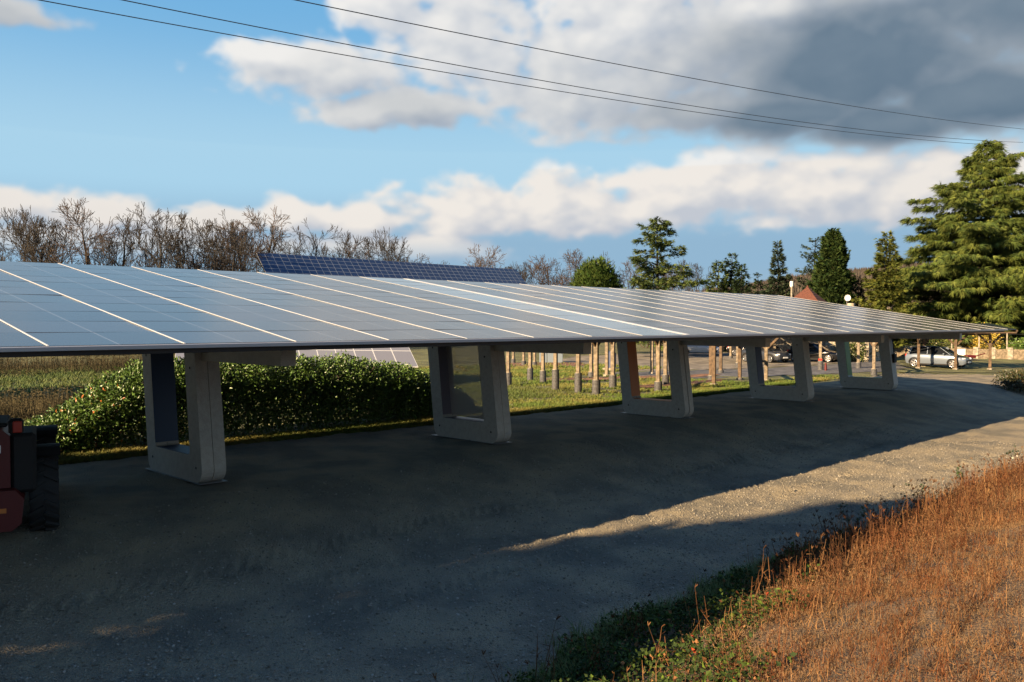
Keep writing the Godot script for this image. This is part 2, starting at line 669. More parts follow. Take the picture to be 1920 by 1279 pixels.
# ---------------------------------------------------------------- land
func gravel_edge(u: float) -> float:
	if u < 40.0:
		return 21.7
	return lerpf(21.7, 22.3, smoothstep(40.0, 56.0, u))

func on_gravel(u: float, v: float) -> float:   # positive inside
	var far := gravel_edge(u) - v
	var near := v - (6.3 - smoothstep(30.0, 56.0, u) * 9.0)
	var right := 62.0 - (v - 14.0) * 0.55 - u
	return minf(minf(far, near), right)

func toe(u: float) -> float:   # where the bank meets the road
	return 6.95 - smoothstep(9.5, 4.5, u) * 0.55 + terr.get_noise_1d(u * 2.0) * 0.4

func land(u: float, v: float) -> float:
	var bump := terr.get_noise_2d(u * 0.6, v * 0.6)
	var h := 0.1 * smoothstep(gravel_edge(u) - 0.1, gravel_edge(u) + 0.5, v)
	if v > 22.5 and u < 45.0:
		h += bump * 0.10 * smoothstep(22.5, 26.0, v)
	h -= 0.75 * smoothstep(16.6, 11.0, v) * (1.0 - smoothstep(44.0, 60.0, u))
	if v < 8.4:
		var run := maxf(toe(u) - v, 0.0)
		var bank := 0.36 * minf(run, 5.2) + 0.55 * (1.0 - exp(-maxf(run - 5.2, 0.0) * 0.65))
		bank += terr.get_noise_2d(u * 3.0, v * 3.0) * 0.10 * smoothstep(0.2, 1.5, run)
		h += bank * (1.0 - smoothstep(30.0, 56.0, u))
	var hill := 0.0
	if v + u > 240.0:
		hill = smoothstep(240.0, 520.0, v + u)
	h += hill * 2.0
	return h

func lines(spans: Array) -> PackedFloat32Array:
	var out := PackedFloat32Array()
	for s in spans:
		var lo := float(s[0])
		var hi := float(s[1])
		var n := int(ceil((hi - lo) / float(s[2])))
		for i in n:
			out.append(lo + (hi - lo) * i / n)
	out.append(spans[spans.size() - 1][1])
	return out

func grid(us: PackedFloat32Array, vs: PackedFloat32Array, hf: Callable, keep: Callable) -> ArrayMesh:
	var b := MB.new()
	var nu := us.size()
	var nv := vs.size()
	var hs := PackedFloat32Array()
	hs.resize(nu * nv)
	for j in nv:
		for i in nu:
			hs[j * nu + i] = hf.call(us[i], vs[j])
	b.v.resize(nu * nv)
	b.n.resize(nu * nv)
	b.c.resize(nu * nv)
	b.uv.resize(nu * nv)
	b.c.fill(Color.WHITE)
	for j in nv:
		for i in nu:
			var i0 := maxi(i - 1, 0)
			var i1 := mini(i + 1, nu - 1)
			var j0 := maxi(j - 1, 0)
			var j1 := mini(j + 1, nv - 1)
			var dx := (hs[j * nu + i1] - hs[j * nu + i0]) / (us[i1] - us[i0])
			var dv := (hs[j1 * nu + i] - hs[j0 * nu + i]) / (vs[j1] - vs[j0])
			b.v[j * nu + i] = Vector3(us[i], hs[j * nu + i], -vs[j])
			b.n[j * nu + i] = Vector3(-dx, 1.0, dv).normalized()
	for j in nv - 1:
		for i in nu - 1:
			if not keep.call((us[i] + us[i + 1]) * 0.5, (vs[j] + vs[j + 1]) * 0.5):
				continue
			var a := j * nu + i
			b.ix.append_array([a, a + nu, a + nu + 1, a, a + nu + 1, a + 1])
	return b.done()

func rut(u: float, v: float) -> float:
	# wheel tracks: shallow bands crossed by the slanting lugs of farm tyres
	var h := terr.get_noise_2d(u * 1.3, v * 1.9) * 0.04 + terr.get_noise_2d(u * 9.0, v * 9.0) * 0.045 + terr.get_noise_2d(u * 34.0 + 50.0, v * 34.0) * 0.012
	for k in [[8.7, 0.26, 1.0], [10.2, 0.3, -1.0], [11.4, 0.28, 1.0], [12.6, 0.28, -1.0]]:
		var c: float = k[0] + terr.get_noise_1d(u * 0.5 + k[0] * 31.0) * 0.9
		var d: float = (v - c) / k[1]
		var band := exp(-d * d)
		if band > 0.05:
			var patch := smoothstep(-0.35, 0.1, terr.get_noise_2d(u * 0.9 + k[0] * 11.0, v * 0.9))
			h += band * patch * (-0.04 + 0.055 * smoothstep(0.0, 0.7, sin((u + k[2] * absf(d) * 0.22 + terr.get_noise_2d(u * 2.0, v * 2.0) * 0.12) * 26.0)))
	return h

func road(u: float, v: float) -> float:
	return land(u, minf(v, 21.5)) + rut(u, v) + 0.004 if v > toe(u) else land(u, v) - 0.03 + rut(u, v) * 0.3

func make_land() -> void:
	terr.seed = 5
	terr.frequency = 0.15
	terr.fractal_octaves = 3
	var us := lines([[-700, -60, 80], [-60, -8, 4], [-8, 36, 0.5], [36, 70, 1.0], [70, 130, 4], [130, 900, 70]])
	var vs := lines([[-300, -20, 40], [-20, -2, 2], [-2, 8.4, 0.25], [8.4, 21.0, 0.8], [21.0, 22.6, 0.12], [22.6, 40, 1.0], [40, 130, 5], [130, 900, 70]])
	var g := struct("ground", grid(us, vs, func(u, v): return land(u, v) - 0.09 * smoothstep(-0.1, 0.35, on_gravel(u, v)) - 0.16 * smoothstep(0.1, 0.6, toe(u) - v) * smoothstep(54.0, 50.0, u) * smoothstep(-13.5, -11.0, u) * smoothstep(-7.8, -6.5, v), func(_u, _v): return true), M.turf, "rough grass field behind the solar canopy")
	g.set_meta("category", "ground")
	us = lines([[-30, 0, 1.2], [0, 30, 0.08], [30, 66, 0.5]])
	vs = lines([[-6, 5.8, 0.8], [5.8, 14.6, 0.08], [14.6, 23.0, 0.25]])
	struct("gravel_road", grid(us, vs, func(u, v): return road(u, v) - 0.05 * smoothstep(0.25, -0.2, on_gravel(u, v)), func(u, v): return on_gravel(u, v) > -0.25), M.gravel, "grey gravel road with tyre tracks beside the canopy")
	us = lines([[-14, 3, 0.6], [3, 28, 0.12], [28, 56, 0.5]])
	vs = lines([[-8, -1, 0.6], [-1, 8.2, 0.12]])
	struct("bank", grid(us, vs, func(u, v): return land(u, v) + 0.012 + terr.get_noise_2d(u * 25.0, v * 25.0) * 0.035 - 0.08 * smoothstep(toe(u) - 0.15, toe(u) + 0.3, v), func(_u, _v): return true), M.litter, "bank of dead grass and plant litter above the road")
	flat_patch("asphalt_road", [[41, 28.5], [46.6, 25.9], [51, 24.0], [57, 22.9], [62, 23.6], [72, 28.6], [70, 30.2], [62, 29.6], [54, 30.4], [45, 34], [40, 35]], 0.012, M.asphalt, "blue grey asphalt drive beyond the timber posts")
	flat_patch("parking_lot", [[45, 34.6], [54, 31], [62, 30.2], [72, 30.8], [82, 31.5], [86, 40], [78, 52], [62, 54], [47, 45]], 0.008, M.lot, "pale gravel parking lot with parked cars")
	flat_patch("verge", [[56, 23.2], [59, 20.6], [62, 17.6], [68, 13], [84, 20], [80, 30], [72, 28.0], [62, 23.2]], 0.02, M.turf, "grass verge between the road and the low wall")

func flat_patch(called: String, pts: Array, up: float, m: Material, label: String) -> void:
	var poly := PackedVector2Array()
	for p in pts:
		poly.append(Vector2(p[0], p[1]))
	# dice the outline into a grid so that it can follow the land
	var lo := poly[0]
	var hi := poly[0]
	for p in poly:
		lo = lo.min(p)
		hi = hi.max(p)
	var us := lines([[lo.x, hi.x, 0.7]])
	var vs := lines([[lo.y, hi.y, 0.7]])
	struct(called, grid(us, vs, func(u, v): return land(u, v) + up + 0.01 * terr.get_noise_2d(u * 5.0, v * 5.0) + 0.01, func(u, v): return Geometry2D.is_point_in_polygon(Vector2(u, v), poly)), m, label)

func make_hill() -> void:
	var f := FastNoiseLite.new()
	f.seed = 77
	f.frequency = 0.004
	f.fractal_octaves = 3
	var us := lines([[100, 1300, 12]])
	var vs := lines([[60, 1300, 12]])
	var hf := func(u, v):
		var d := Vector2(u, v).length()
		var az := rad_to_deg(atan2(u, v)) - 44.67
		var ridge := smoothstep(300.0, 620.0, d) * (1.0 - smoothstep(900.0, 1300.0, d) * 0.3)
		var tall := 16.0 + 19.0 * smoothstep(4.0, 22.0, az) - 10.0 * smoothstep(-14.0, -6.0, az) * smoothstep(3.0, -4.0, az)
		return ridge * (tall + f.get_noise_2d(u, v) * 12.0) - 1.0
	var b := grid(us, vs, hf, func(u, v): return Vector2(u, v).length() > 290.0)
	var hm := mat("hill_soil", lin(0.066, 0.054, 0.045), 1.0)
	tri_tex(hm, T.coarse, 60.0, T.fine, 13.0)
	struct("hill", b, hm, "low wooded hill on the horizon")
	# the leafless wood on it: one brown mass, far away
	var m := MB.new()
	for k in 9:
		var an := TAU * k / 9.0
		var d := Vector3(cos(an), 0, sin(an))
		m.tri(d * 0.2, Vector3(0.15 * sin(k * 7.0), 1.0 - 0.25 * absf(sin(k * 3.1)), 0.15 * cos(k * 5.0)) + d * 0.5, d.rotated(Vector3.UP, 0.7) * 0.4)
	var tfs := []
	var cols := []
	var r := RandomNumberGenerator.new()
	r.seed = 91
	for i in 16000:
		var az := deg_to_rad(44.67 + r.randf_range(-34.0, 33.0))
		var d := r.randf_range(330.0, 660.0)
		var u := sin(az) * d
		var v := cos(az) * d
		var s := r.randf_range(2.6, 4.4)
		tfs.append(Transform3D(Basis(Vector3.UP, r.randf() * TAU).scaled(Vector3(s, s * 1.1, s)), P(u, hf.call(u, v) - 0.5, v)))
		var g := r.randf_range(0.7, 1.2)
		cols.append(Color(0.062 * g, 0.05 * g, 0.041 * g))
	var o := scatter("distant_wood", m.done(), M.wood_hill, tfs, cols, self)
	tag(o, "leafless brown wood covering the far hill", "wood", "", "stuff")

# ---------------------------------------------------------------- the solar canopy
func roof_basis() -> Basis:   # x along the canopy, y out of the roof, z down the slope towards the road
	return Basis(Vector3(1, 0, 0), Vector3(0, cos(SLOPE), sin(SLOPE)), Vector3(0, -sin(SLOPE), cos(SLOPE)))

func roof_at(u: float, s: float, up := 0.0) -> Vector3:   # s: metres up the slope from the front edge
	return P(u, HE + s * sin(SLOPE), DV + s * cos(SLOPE)) + roof_basis().y * up

func make_canopy() -> void:
	var c := thing("solar_canopy", "long tilted solar panel canopy standing on concrete U shaped frames", "solar canopy", P(20, 0, 17))
	var o := -c.position
	var rb := roof_basis()
	var len_ := 11.2
	var rp := len_ / ROWS
	# one panel: frame and glass
	var fm := box_mesh(Vector3(0, -0.0195, 0), Vector3(PITCH - 0.02, 0.035, rp - 0.004), 0.003)
	var glass := []
	for k in 4:
		var gb := MB.new()
		var hw := (PITCH - 0.045) * 0.5
		var hz := (rp - 0.026) * 0.5
		var base := Color(0.058, 0.055, 0.053).lerp(Color(0.068, 0.062, 0.056), k * 0.4)
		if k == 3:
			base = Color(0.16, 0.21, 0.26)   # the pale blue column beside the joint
		for seg in [[-hw, -0.011, base], [-0.011, 0.011, Color(0.17, 0.175, 0.185)], [0.011, hw, base]]:
			gb.col = seg[2]
			gb.quad(Vector3(seg[0], 0, hz), Vector3(seg[1], 0, hz), Vector3(seg[1], 0, -hz), Vector3(seg[0], 0, -hz))
		glass.append(gb.done())
	var r := RandomNumberGenerator.new()
	r.seed = 17
	for col in range(COLS_FROM, COLS_TO):
		var gap := GAP if col >= 7 else 0.0
		for row in ROWS:
			var p := roof_at(U0 + PITCH * (col + 0.5) + gap, (row + 0.5) * rp)
			var tilt := Basis(rb.z, r.randfn() * 0.0022) * Basis(rb.x, r.randfn() * 0.0022)
			var pn := part("panel", fm, M.panel_frame, c, Transform3D(tilt * rb, p + o))
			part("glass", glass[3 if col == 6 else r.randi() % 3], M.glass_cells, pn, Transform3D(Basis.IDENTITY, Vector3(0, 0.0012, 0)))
	# light cover strips over the joints between the columns of panels
	for col in range(COLS_FROM, COLS_TO + 1):
		var gap := GAP if col > 7 else (GAP * 0.5 if col == 7 else 0.0)
		var wd := 0.2 if col == 7 else 0.03
		part("cover_strip", box_mesh(Vector3.ZERO, Vector3(wd, 0.006, len_ + 0.02), 0.002), M.cover, c, Transform3D(rb, roof_at(U0 + PITCH * col + gap, len_ * 0.5, 0.005) + o))
	var ul := U0 + PITCH * COLS_FROM
	var ur := U0 + PITCH * COLS_TO + GAP
	for i in 12:
		var s := 0.12 + (len_ - 0.24) * i / 11.0
		part("purlin", box_mesh(Vector3.ZERO, Vector3(ur - ul - 0.1, 0.11, 0.07), 0.006), M.steel_dark, c, Transform3D(rb, roof_at((ul + ur) * 0.5, s, -0.098) + o))
	part("gutter", box_mesh(Vector3.ZERO, Vector3(ur - ul, 0.06, 0.03), 0.006), M.alu, c, Transform3D(rb, roof_at((ul + ur) * 0.5, -0.02, -0.033) + o))
	# frames
	var liners := [M.blue_liner, M.violet_liner, M.orange_liner, M.navy_liner, M.green_liner]
	var at := [7.78, 15.98, 24.74, 33.56, 42.34 - 0.1]
	for i in 5:
		make_frame(c, o, at[i], liners[i], i)
	make_frame(c, o, -1.0, M.blue_liner, 9)

func make_frame(c: Node3D, o: Vector3, u: float, liner: Material, i: int) -> void:
	var tk := 0.52
	var lean := 0.116
	var vf := 16.71
	var vb := 19.37
	var leg := 0.47
	var bar := 0.55
	var under := func(v): return HE + (v - DV) * tan(SLOPE) - 0.37
	var tf_ := 4.0
	# outline in (v, h)
	var poly := PackedVector2Array()
	var hf: float = under.call(vf + lean * 3.3)
	var hfi: float = under.call(vf + leg + lean * 3.3)
	var hb: float = under.call(vb + lean * 3.6)
	var hbi: float = under.call(vb - leg + lean * 3.6)
	var rad := 0.3
	for k in 7:   # near bottom corner, rounded
		var an := PI + PI * 0.5 * k / 6.0
		poly.append(Vector2(vf + rad + rad * cos(an) , rad + rad * sin(an)))
	for k in 7:
		var an := PI * 1.5 + PI * 0.5 * k / 6.0
		poly.append(Vector2(vb - rad + rad * cos(an), rad + rad * sin(an)))
	poly.append(Vector2(vb + lean * hb, hb))
	poly.append(Vector2(vb - leg + lean * hbi, hbi))
	var ir := 0.09
	for k in 5:
		var an := -PI * 0.5 * k / 4.0
		poly.append(Vector2(vb - leg + lean * (bar + ir) - ir + ir * cos(an), bar + ir + ir * sin(an)))
	for k in 5:
		var an := -PI * 0.5 - PI * 0.5 * k / 4.0
		poly.append(Vector2(vf + leg + lean * (bar + ir) + ir + ir * cos(an), bar + ir + ir * sin(an)))
	poly.append(Vector2(vf + leg + lean * hfi, hfi))
	poly.append(Vector2(vf + lean * hf, hf))
	for k in range(0, poly.size()):
		poly[k].y += 0.015
	# each frame is two cast shells with a shadow joint between them
	var b := MB.new()
	var seam := 0.05 if i == 2 else 0.012
	var half := (tk - seam) * 0.5
	for sd in [-1.0, 1.0]:
		b.prism(poly, P(u + tk * 0.5 + sd * (seam + half) * 0.5, 0, 0) + o, Vector3(0, 0, -1), Vector3(0, 1, 0), half)
	var fr := part("frame", b.done(), M.concrete, c)
	fr.set_meta("label", ["concrete frame with blue inner faces", "concrete frame holding a frosted pane", "concrete frame with orange inner faces", "concrete frame with navy inner faces", "concrete frame with green inner faces"][i] if i < 5 else "concrete frame at the canopy's left end")
	# liner on the inner faces
	var lb := MB.new()
	var d1 := Vector3(0, 1, -lean).normalized()
	var mk := func(p: Vector3, ey: Vector3, sz: Vector3):
		lb.box(Transform3D(Basis(Vector3(1, 0, 0), ey, Vector3(1, 0, 0).cross(ey)), p), sz)
	var hm := (bar + ir + hfi) * 0.5
	mk.call(P(u + tk * 0.5, hm, vf + leg + lean * hm + 0.005) + o, d1, Vector3(tk - 0.008, hfi - bar - ir, 0.012))
	hm = (bar + ir + hbi) * 0.5
	mk.call(P(u + tk * 0.5, hm, vb - leg + lean * hm - 0.005) + o, d1, Vector3(tk - 0.008, hbi - bar - ir, 0.012))
	mk.call(P(u + tk * 0.5, bar + 0.019, (vf + vb) * 0.5 + lean * bar) + o, Vector3(0, 1, 0), Vector3(tk - 0.008, 0.012, vb - vf - 2.0 * leg - 2.0 * ir))
	part("liner", lb.done(), liner, fr)
	# bolts on the face that looks along the road
	for q in [[vf + 0.26, 0.33], [vb - 0.26, 0.33], [vf + 0.24 + lean * 2.35, 2.35], [vb - 0.24 + lean * 2.55, 2.55]]:
		part("bolt", cyl_mesh(P(u - 0.006, q[1], q[0]) + o, P(u + 0.03, q[1], q[0]) + o, 0.027, 0.027, 10), M.black, fr)
	part("base_plate", box_mesh(P(u + tk * 0.5, 0.028, (vf + vb) * 0.5 + 0.05) + o, Vector3(tk + 0.08, 0.012, vb - vf + 0.1), 0.003), M.steel_grey, fr)
	if i == 1:
		var pb := MB.new()
		var x0 := vf + leg + 0.02
		var x1 := vb - leg - 0.02
		pb.prism(PackedVector2Array([Vector2(x0 + lean * 0.62, 0.62), Vector2(x1 + lean * 0.62, 0.62), Vector2(x1 + lean * 3.3, 3.3), Vector2(x0 + lean * 3.2, 3.2)]), P(u + tk * 0.62, 0, 0) + o, Vector3(0, 0, -1), Vector3(0, 1, 0), 0.008)
		part("pane", pb.done(), M.frosted, fr)
	if i == 4:
		var kb := MB.new()
		kb.box(Transform3D(Basis.IDENTITY, P(u + 0.3, 1.55, vf + lean * 1.55 - 0.07) + o), Vector3(0.3, 0.42, 0.14), 0.01)
		kb.tube([P(u + 0.3, 1.75, vf + 0.12) + o, P(u + 0.34, 2.2, vf + 0.18) + o, P(u + 0.28, 2.6, vf + 0.24) + o, P(u + 0.3, 2.95, vf + 0.28) + o], [0.03, 0.03, 0.03, 0.03], 6)
		part("junction_box", kb.done(), M.black, fr)
	# rafter arm under the panels: deep where it meets the near leg, running out to the front edge
	var ra := MB.new()
	var top := func(v): return HE + (v - DV) * tan(SLOPE) - 0.165
	var vt := 13.83
	var ap := PackedVector2Array([Vector2(vt, 2.5), Vector2(vf + lean * 2.5 - 0.005, 2.5), Vector2(vf + lean * 3.2 - 0.005, 3.2), Vector2(vf + leg + 0.5, top.call(vf + leg + 0.5) - 0.2), Vector2(vb + 2.6, top.call(vb + 2.6) - 0.2), Vector2(vb + 2.6, top.call(vb + 2.6)), Vector2(vt - 0.02, top.call(vt - 0.02))])
	ra.prism(ap, P(u + 0.28, 0, 0) + o, Vector3(0, 0, -1), Vector3(0, 1, 0), 0.3)
	part("rafter", ra.done(), M.concrete, c)

# ---------------------------------------------------------------- trees
func fan_mesh(n: int, len_: float, wide: float, spread: float, seedv: int, droop := 0.0) -> ArrayMesh:   # a spray of needles or narrow leaves along +x
	var b := MB.new()
	fan_into(b, Transform3D.IDENTITY, n, len_, wide, spread, seedv, droop)
	return b.done()

func fan_into(b: MB, tf: Transform3D, n: int, len_: float, wide: float, spread: float, seedv: int, droop := 0.0) -> void:
	var r := RandomNumberGenerator.new()
	r.seed = seedv
	for k in n:
		var a := spread * (2.0 * (k + 0.5) / n - 1.0) + r.randf_range(-0.12, 0.12)
		var d := Vector3(cos(a), r.randf_range(-0.28, 0.28) - droop, sin(a)).normalized()
		var l := len_ * r.randf_range(0.7, 1.1) * (1.0 - 0.3 * absf(a) / maxf(spread, 0.01))
		var sd := d.cross(Vector3(r.randf_range(-0.6, 0.6), 1, r.randf_range(-0.6, 0.6))).normalized() * wide
		var nn := sd.cross(d).normalized()
		var i := b.vert(tf * (d * l * 0.08 - sd), tf.basis * nn)
		b.vert(tf * (d * l * 0.08 + sd), tf.basis * nn)
		b.vert(tf * (d * l), tf.basis * nn)
		b.ix.append_array([i, i + 1, i + 2])

func aim(dir: Vector3, roll := 0.0) -> Basis:   # +x along dir
	var x := dir.normalized()
	var y := Vector3.UP - x * x.y
	if y.length() < 0.05:
		y = Vector3.FORWARD
	y = y.normalized()
	var z := x.cross(y)
	return Basis(x, y, z) * Basis(Vector3.RIGHT, roll)

func grow(segs: Array, p: Vector3, d: Vector3, len_: float, rad: float, depth: int, r: RandomNumberGenerator, rise: float) -> void:
	var n := 3 if depth > 1 else 2
	var q := p
	var dir := d
	var ra := rad
	for i in n:
		dir = (dir + Vector3(r.randfn(), r.randfn() * 0.6, r.randfn()) * 0.2 + Vector3(0, rise, 0)).normalized()
		var q2 := q + dir * len_ / n
		var rb := maxf(rad * (1.0 - 0.36 * (i + 1) / n), 0.021)
		segs.append([q, q2, ra, rb, depth])
		if depth > 0 and i < n - 1 and r.randf() < (0.35 if depth > 3 else 0.75):
			var sd := side(dir, r, r.randf_range(0.5, 1.0))
			grow(segs, q2, sd, len_ * r.randf_range(0.42, 0.62), rb * 0.5, maxi(depth - 2, 0), r, rise)
		q = q2
		ra = rb
	if depth <= 0:
		return
	var kids := 2 if r.randf() < 0.62 else 3
	for k in kids:
		var sd := side(dir, r, r.randf_range(0.3, 0.75))
		grow(segs, q, sd, len_ * r.randf_range(0.66, 0.86), ra * (0.82 if k == 0 else 0.62), depth - 1, r, rise)

func side(d: Vector3, r: RandomNumberGenerator, ang: float) -> Vector3:
	var ax := d.cross(Vector3(r.randfn(), r.randfn(), r.randfn())).normalized()
	return d.rotated(ax, ang)

func segs_mesh(segs: Array, lo: float, hi: float, sides: int) -> ArrayMesh:
	var b := MB.new()
	for s in segs:
		if s[2] >= lo and s[2] < hi:
			b.tube([s[0], s[1]], [s[2], s[3]], sides, false)
	return b.done()

func bare_tree(called: String, seedv: int, height: float, spread: float, trunks: int, deep: int, rise: float, label: String, m: Material, mt: Material) -> Node3D:
	var r := RandomNumberGenerator.new()
	r.seed = seedv
	var segs := []
	for k in trunks:
		var lean := Vector3(r.randfn() * 0.08 + (k - (trunks - 1) * 0.5) * 0.25, 1, r.randfn() * 0.12).normalized()
		# a leader that carries the limbs
		var q := Vector3((k - (trunks - 1) * 0.5) * 0.5, 0, 0)
		var dir := lean
		var r0 := height * (0.021 if trunks == 1 else 0.016)
		var ph := r.randf() * TAU
		var steps := 9
		for i in steps:
			dir = (dir + Vector3(r.randfn() * 0.09, 0.04, r.randfn() * 0.09)).normalized()
			var q2 := q + dir * height * 0.082
			var ra := r0 * (1.15 - 0.95 * i / steps)
			var rb := r0 * (1.15 - 0.95 * (i + 1) / steps)
			segs.append([q, q2, ra, rb, deep])
			var f := float(i) / steps
			if f > 0.3:
				ph += 2.4 + r.randfn() * 0.3
				var out := Vector3(cos(ph), lerpf(0.75, 1.5, f) + r.randfn() * 0.15, sin(ph)).normalized()
				grow(segs, q2, out, height * lerpf(0.17, 0.10, f) * r.randf_range(0.8, 1.2), rb * 0.55, 4, r, rise + 0.05)
				if r.randf() < 0.6:
					ph += 2.4
					grow(segs, q2, Vector3(cos(ph), 1.1, sin(ph)).normalized(), height * 0.10, rb * 0.4, 3, r, rise)
			q = q2
		grow(segs, q, dir, height * 0.09, r0 * 0.2, 3, r, rise)
	var top := 0.1
	var wide := 0.1
	for s in segs:
		top = maxf(top, s[1].y)
		wide = maxf(wide, maxf(absf(s[1].x), absf(s[1].z)))
	var ky := height / top
	var kx := clampf(spread / wide, ky * 0.75, ky * 1.15)
	for s in segs:
		s[0] *= Vector3(kx, ky, kx)
		s[1] *= Vector3(kx, ky, kx)
	var t := thing(called, label, "tree", Vector3.ZERO, 0.0, "leafless trees behind the canopy")
	part("trunk", segs_mesh(segs, 0.055, 9.0, 7), m, t)
	part("crown", segs_mesh(segs, 0.0, 0.055, 3), mt, t)
	return t

# crowns of evergreen trees: every branch carries sprays of needles
func conifer(called: String, label: String, at: Vector3, height: float, radius: float, o: Dictionary) -> Node3D:
	var r := RandomNumberGenerator.new()
	r.seed = o.get("seed", 1)
	var t := thing(called, label, "tree", at, 0.0, o.get("group", ""))
	var tb := MB.new()
	var fb := MB.new()
	var lean := Vector3(r.randfn() * 0.02, 0, r.randfn() * 0.02) * height
	tb.tube([Vector3(0, -0.3, 0), Vector3(0, height * 0.3, 0) + lean * 0.3, Vector3(0, height * 0.97, 0) + lean], [height * 0.02, height * 0.014, 0.02], 8)
	var base: float = o.get("base", 0.06)
	var whorls: int = o.get("whorls", 26)
	var per: int = o.get("per", 7)
	var up: float = o.get("up", 0.1)
	var bend: float = o.get("bend", -0.15)
	var pw: float = o.get("taper", 0.85)
	var cols: Array = o.get("cols", [Color(0.035, 0.06, 0.02), Color(0.06, 0.085, 0.025)])
	var sp: float = o.get("spray", 0.5)
	var dens: float = o.get("dens", 3.2)
	var needles: int = o.get("needles", 6)
	var wide: float = o.get("wide", 0.045)
	var flat: float = o.get("flat", 0.25)
	var rough: float = o.get("rough", 0.28)
	var droop: float = o.get("droop", 0.1)
	var lump := FastNoiseLite.new()
	lump.seed = o.get("seed", 1) + 9
	lump.frequency = 0.35
	for w in whorls:
		var f := base + (0.985 - base) * (w + r.randf_range(-0.35, 0.35)) / whorls
		f = clampf(f, base, 0.99)
		var prof := pow(1.0 - (f - base) / (1.0 - base), pw)
		if o.has("belly"):
			prof *= lerpf(o.belly, 1.0, smoothstep(base, base + 0.3, f))
		var n := maxi(3, int(per * (0.55 + 0.45 * prof) + r.randf_range(0, 1.5)))
		var ph := r.randf() * TAU
		for k in n:
			var an := ph + TAU * k / n + r.randf_range(-0.35, 0.35)
			var ang_l: float = 1.0 + lump.get_noise_2d(cos(an) * 4.0 + 20.0, f * 16.0 + sin(an) * 4.0) * o.get("lumpy", 0.5)
			var bl := maxf(radius * prof * ang_l * r.randf_range(1.0 - rough, 1.0 + rough * 0.5), 0.25)
			var dir := Vector3(cos(an), up + r.randfn() * 0.09, sin(an)).normalized()
			var p0 := Vector3(0, f * height, 0) + lean * f
			var pts := [p0]
			var rad := [clampf(bl * 0.018, 0.012, 0.12)]
			var d := dir
			var q := p0
			for s in 4:
				d = (d + Vector3(0, bend * 0.25, 0)).normalized()
				q += d * bl / 4.0
				pts.append(q)
				rad.append(rad[0] * (1.0 - 0.22 * (s + 1)))
			tb.tube(pts, rad, 4, false)
			var m := int(maxf(3.0, bl * dens * (o.get("bush", 6.0))))
			var sidev := dir.cross(Vector3.UP).normalized()
			for s in m:
				var ff: float = pow(r.randf(), 0.6)
				ff = lerpf(o.get("inner", 0.2), 1.0, ff)
				var seg := mini(3, int(ff * 4.0))
				var pp: Vector3 = pts[seg].lerp(pts[seg + 1], ff * 4.0 - seg)
				var sw: float = bl * 0.34 * (1.12 - ff) + 0.12
				var off := r.randfn() * 0.55
				pp += sidev * off * sw + Vector3(0, r.randfn() * flat * 0.5, 0)
				var dd: Vector3 = (d * 0.7 + sidev * signf(off) * r.randf_range(0.1, 0.9) + Vector3(0, r.randfn() * 0.25 - droop, 0)).normalized()
				fb.col = cols[r.randi() % cols.size()].lerp(cols[r.randi() % cols.size()], r.randf())
				fb.col *= r.randf_range(0.75, 1.25)
				fan_into(fb, Transform3D(aim(dd, r.randfn() * 0.5), pp), needles, sp * r.randf_range(0.65, 1.2), wide, 0.75, r.randi(), droop)
	part("trunk", tb.done(), M.bark, t)
	part("crown", fb.done(), M.needle, t)
	return t

func dome_tree(called: String, label: String, at: Vector3, height: float, radius: float) -> void:
	var t := thing(called, label, "tree", at)
	var r := RandomNumberGenerator.new()
	r.seed = 61
	var tb := MB.new()
	var fb := MB.new()
	tb.tube([Vector3(0, -0.3, 0), Vector3(0.1, height * 0.3, 0), Vector3(0, height * 0.5, 0)], [0.25, 0.2, 0.12], 8)
	for k in 14:
		var an := r.randf() * TAU
		var e := Vector3(cos(an) * radius * 0.7, height * r.randf_range(0.6, 0.85), sin(an) * radius * 0.7)
		tb.tube([Vector3(0, height * r.randf_range(0.25, 0.5), 0), e * 0.5 + Vector3(0, height * 0.22, 0), e], [0.09, 0.06, 0.02], 5)
	for i in 5200:
		var th := acos(r.randf_range(-0.35, 1.0))
		var ph := r.randf() * TAU
		var nn := Vector3(sin(th) * cos(ph), cos(th), sin(th) * sin(ph))
		var k := r.randf_range(0.72, 1.0) * (1.0 + 0.07 * sin(ph * 9.0 + th * 7.0))
		var p := Vector3(0, height * 0.55, 0) + nn * Vector3(radius, height * 0.45, radius) * k
		fb.col = Color(0.03, 0.062, 0.014).lerp(Color(0.06, 0.085, 0.02), r.randf()) * r.randf_range(0.8, 1.25)
		fan_into(fb, Transform3D(aim((nn + Vector3(r.randfn() * 0.35, 0.5, r.randfn() * 0.35))), p), 5, 0.42, 0.05, 0.7, r.randi())
	part("trunk", tb.done(), M.bark, t)
	part("crown", fb.done(), M.needle, t)

func where_of(u: float) -> String:
	if u < 46.0:
		return " beyond the field"
	if u < 80.0:
		return " behind the blue array"
	if u < 100.0:
		return " past the array's end"
	return " behind the dome tree"

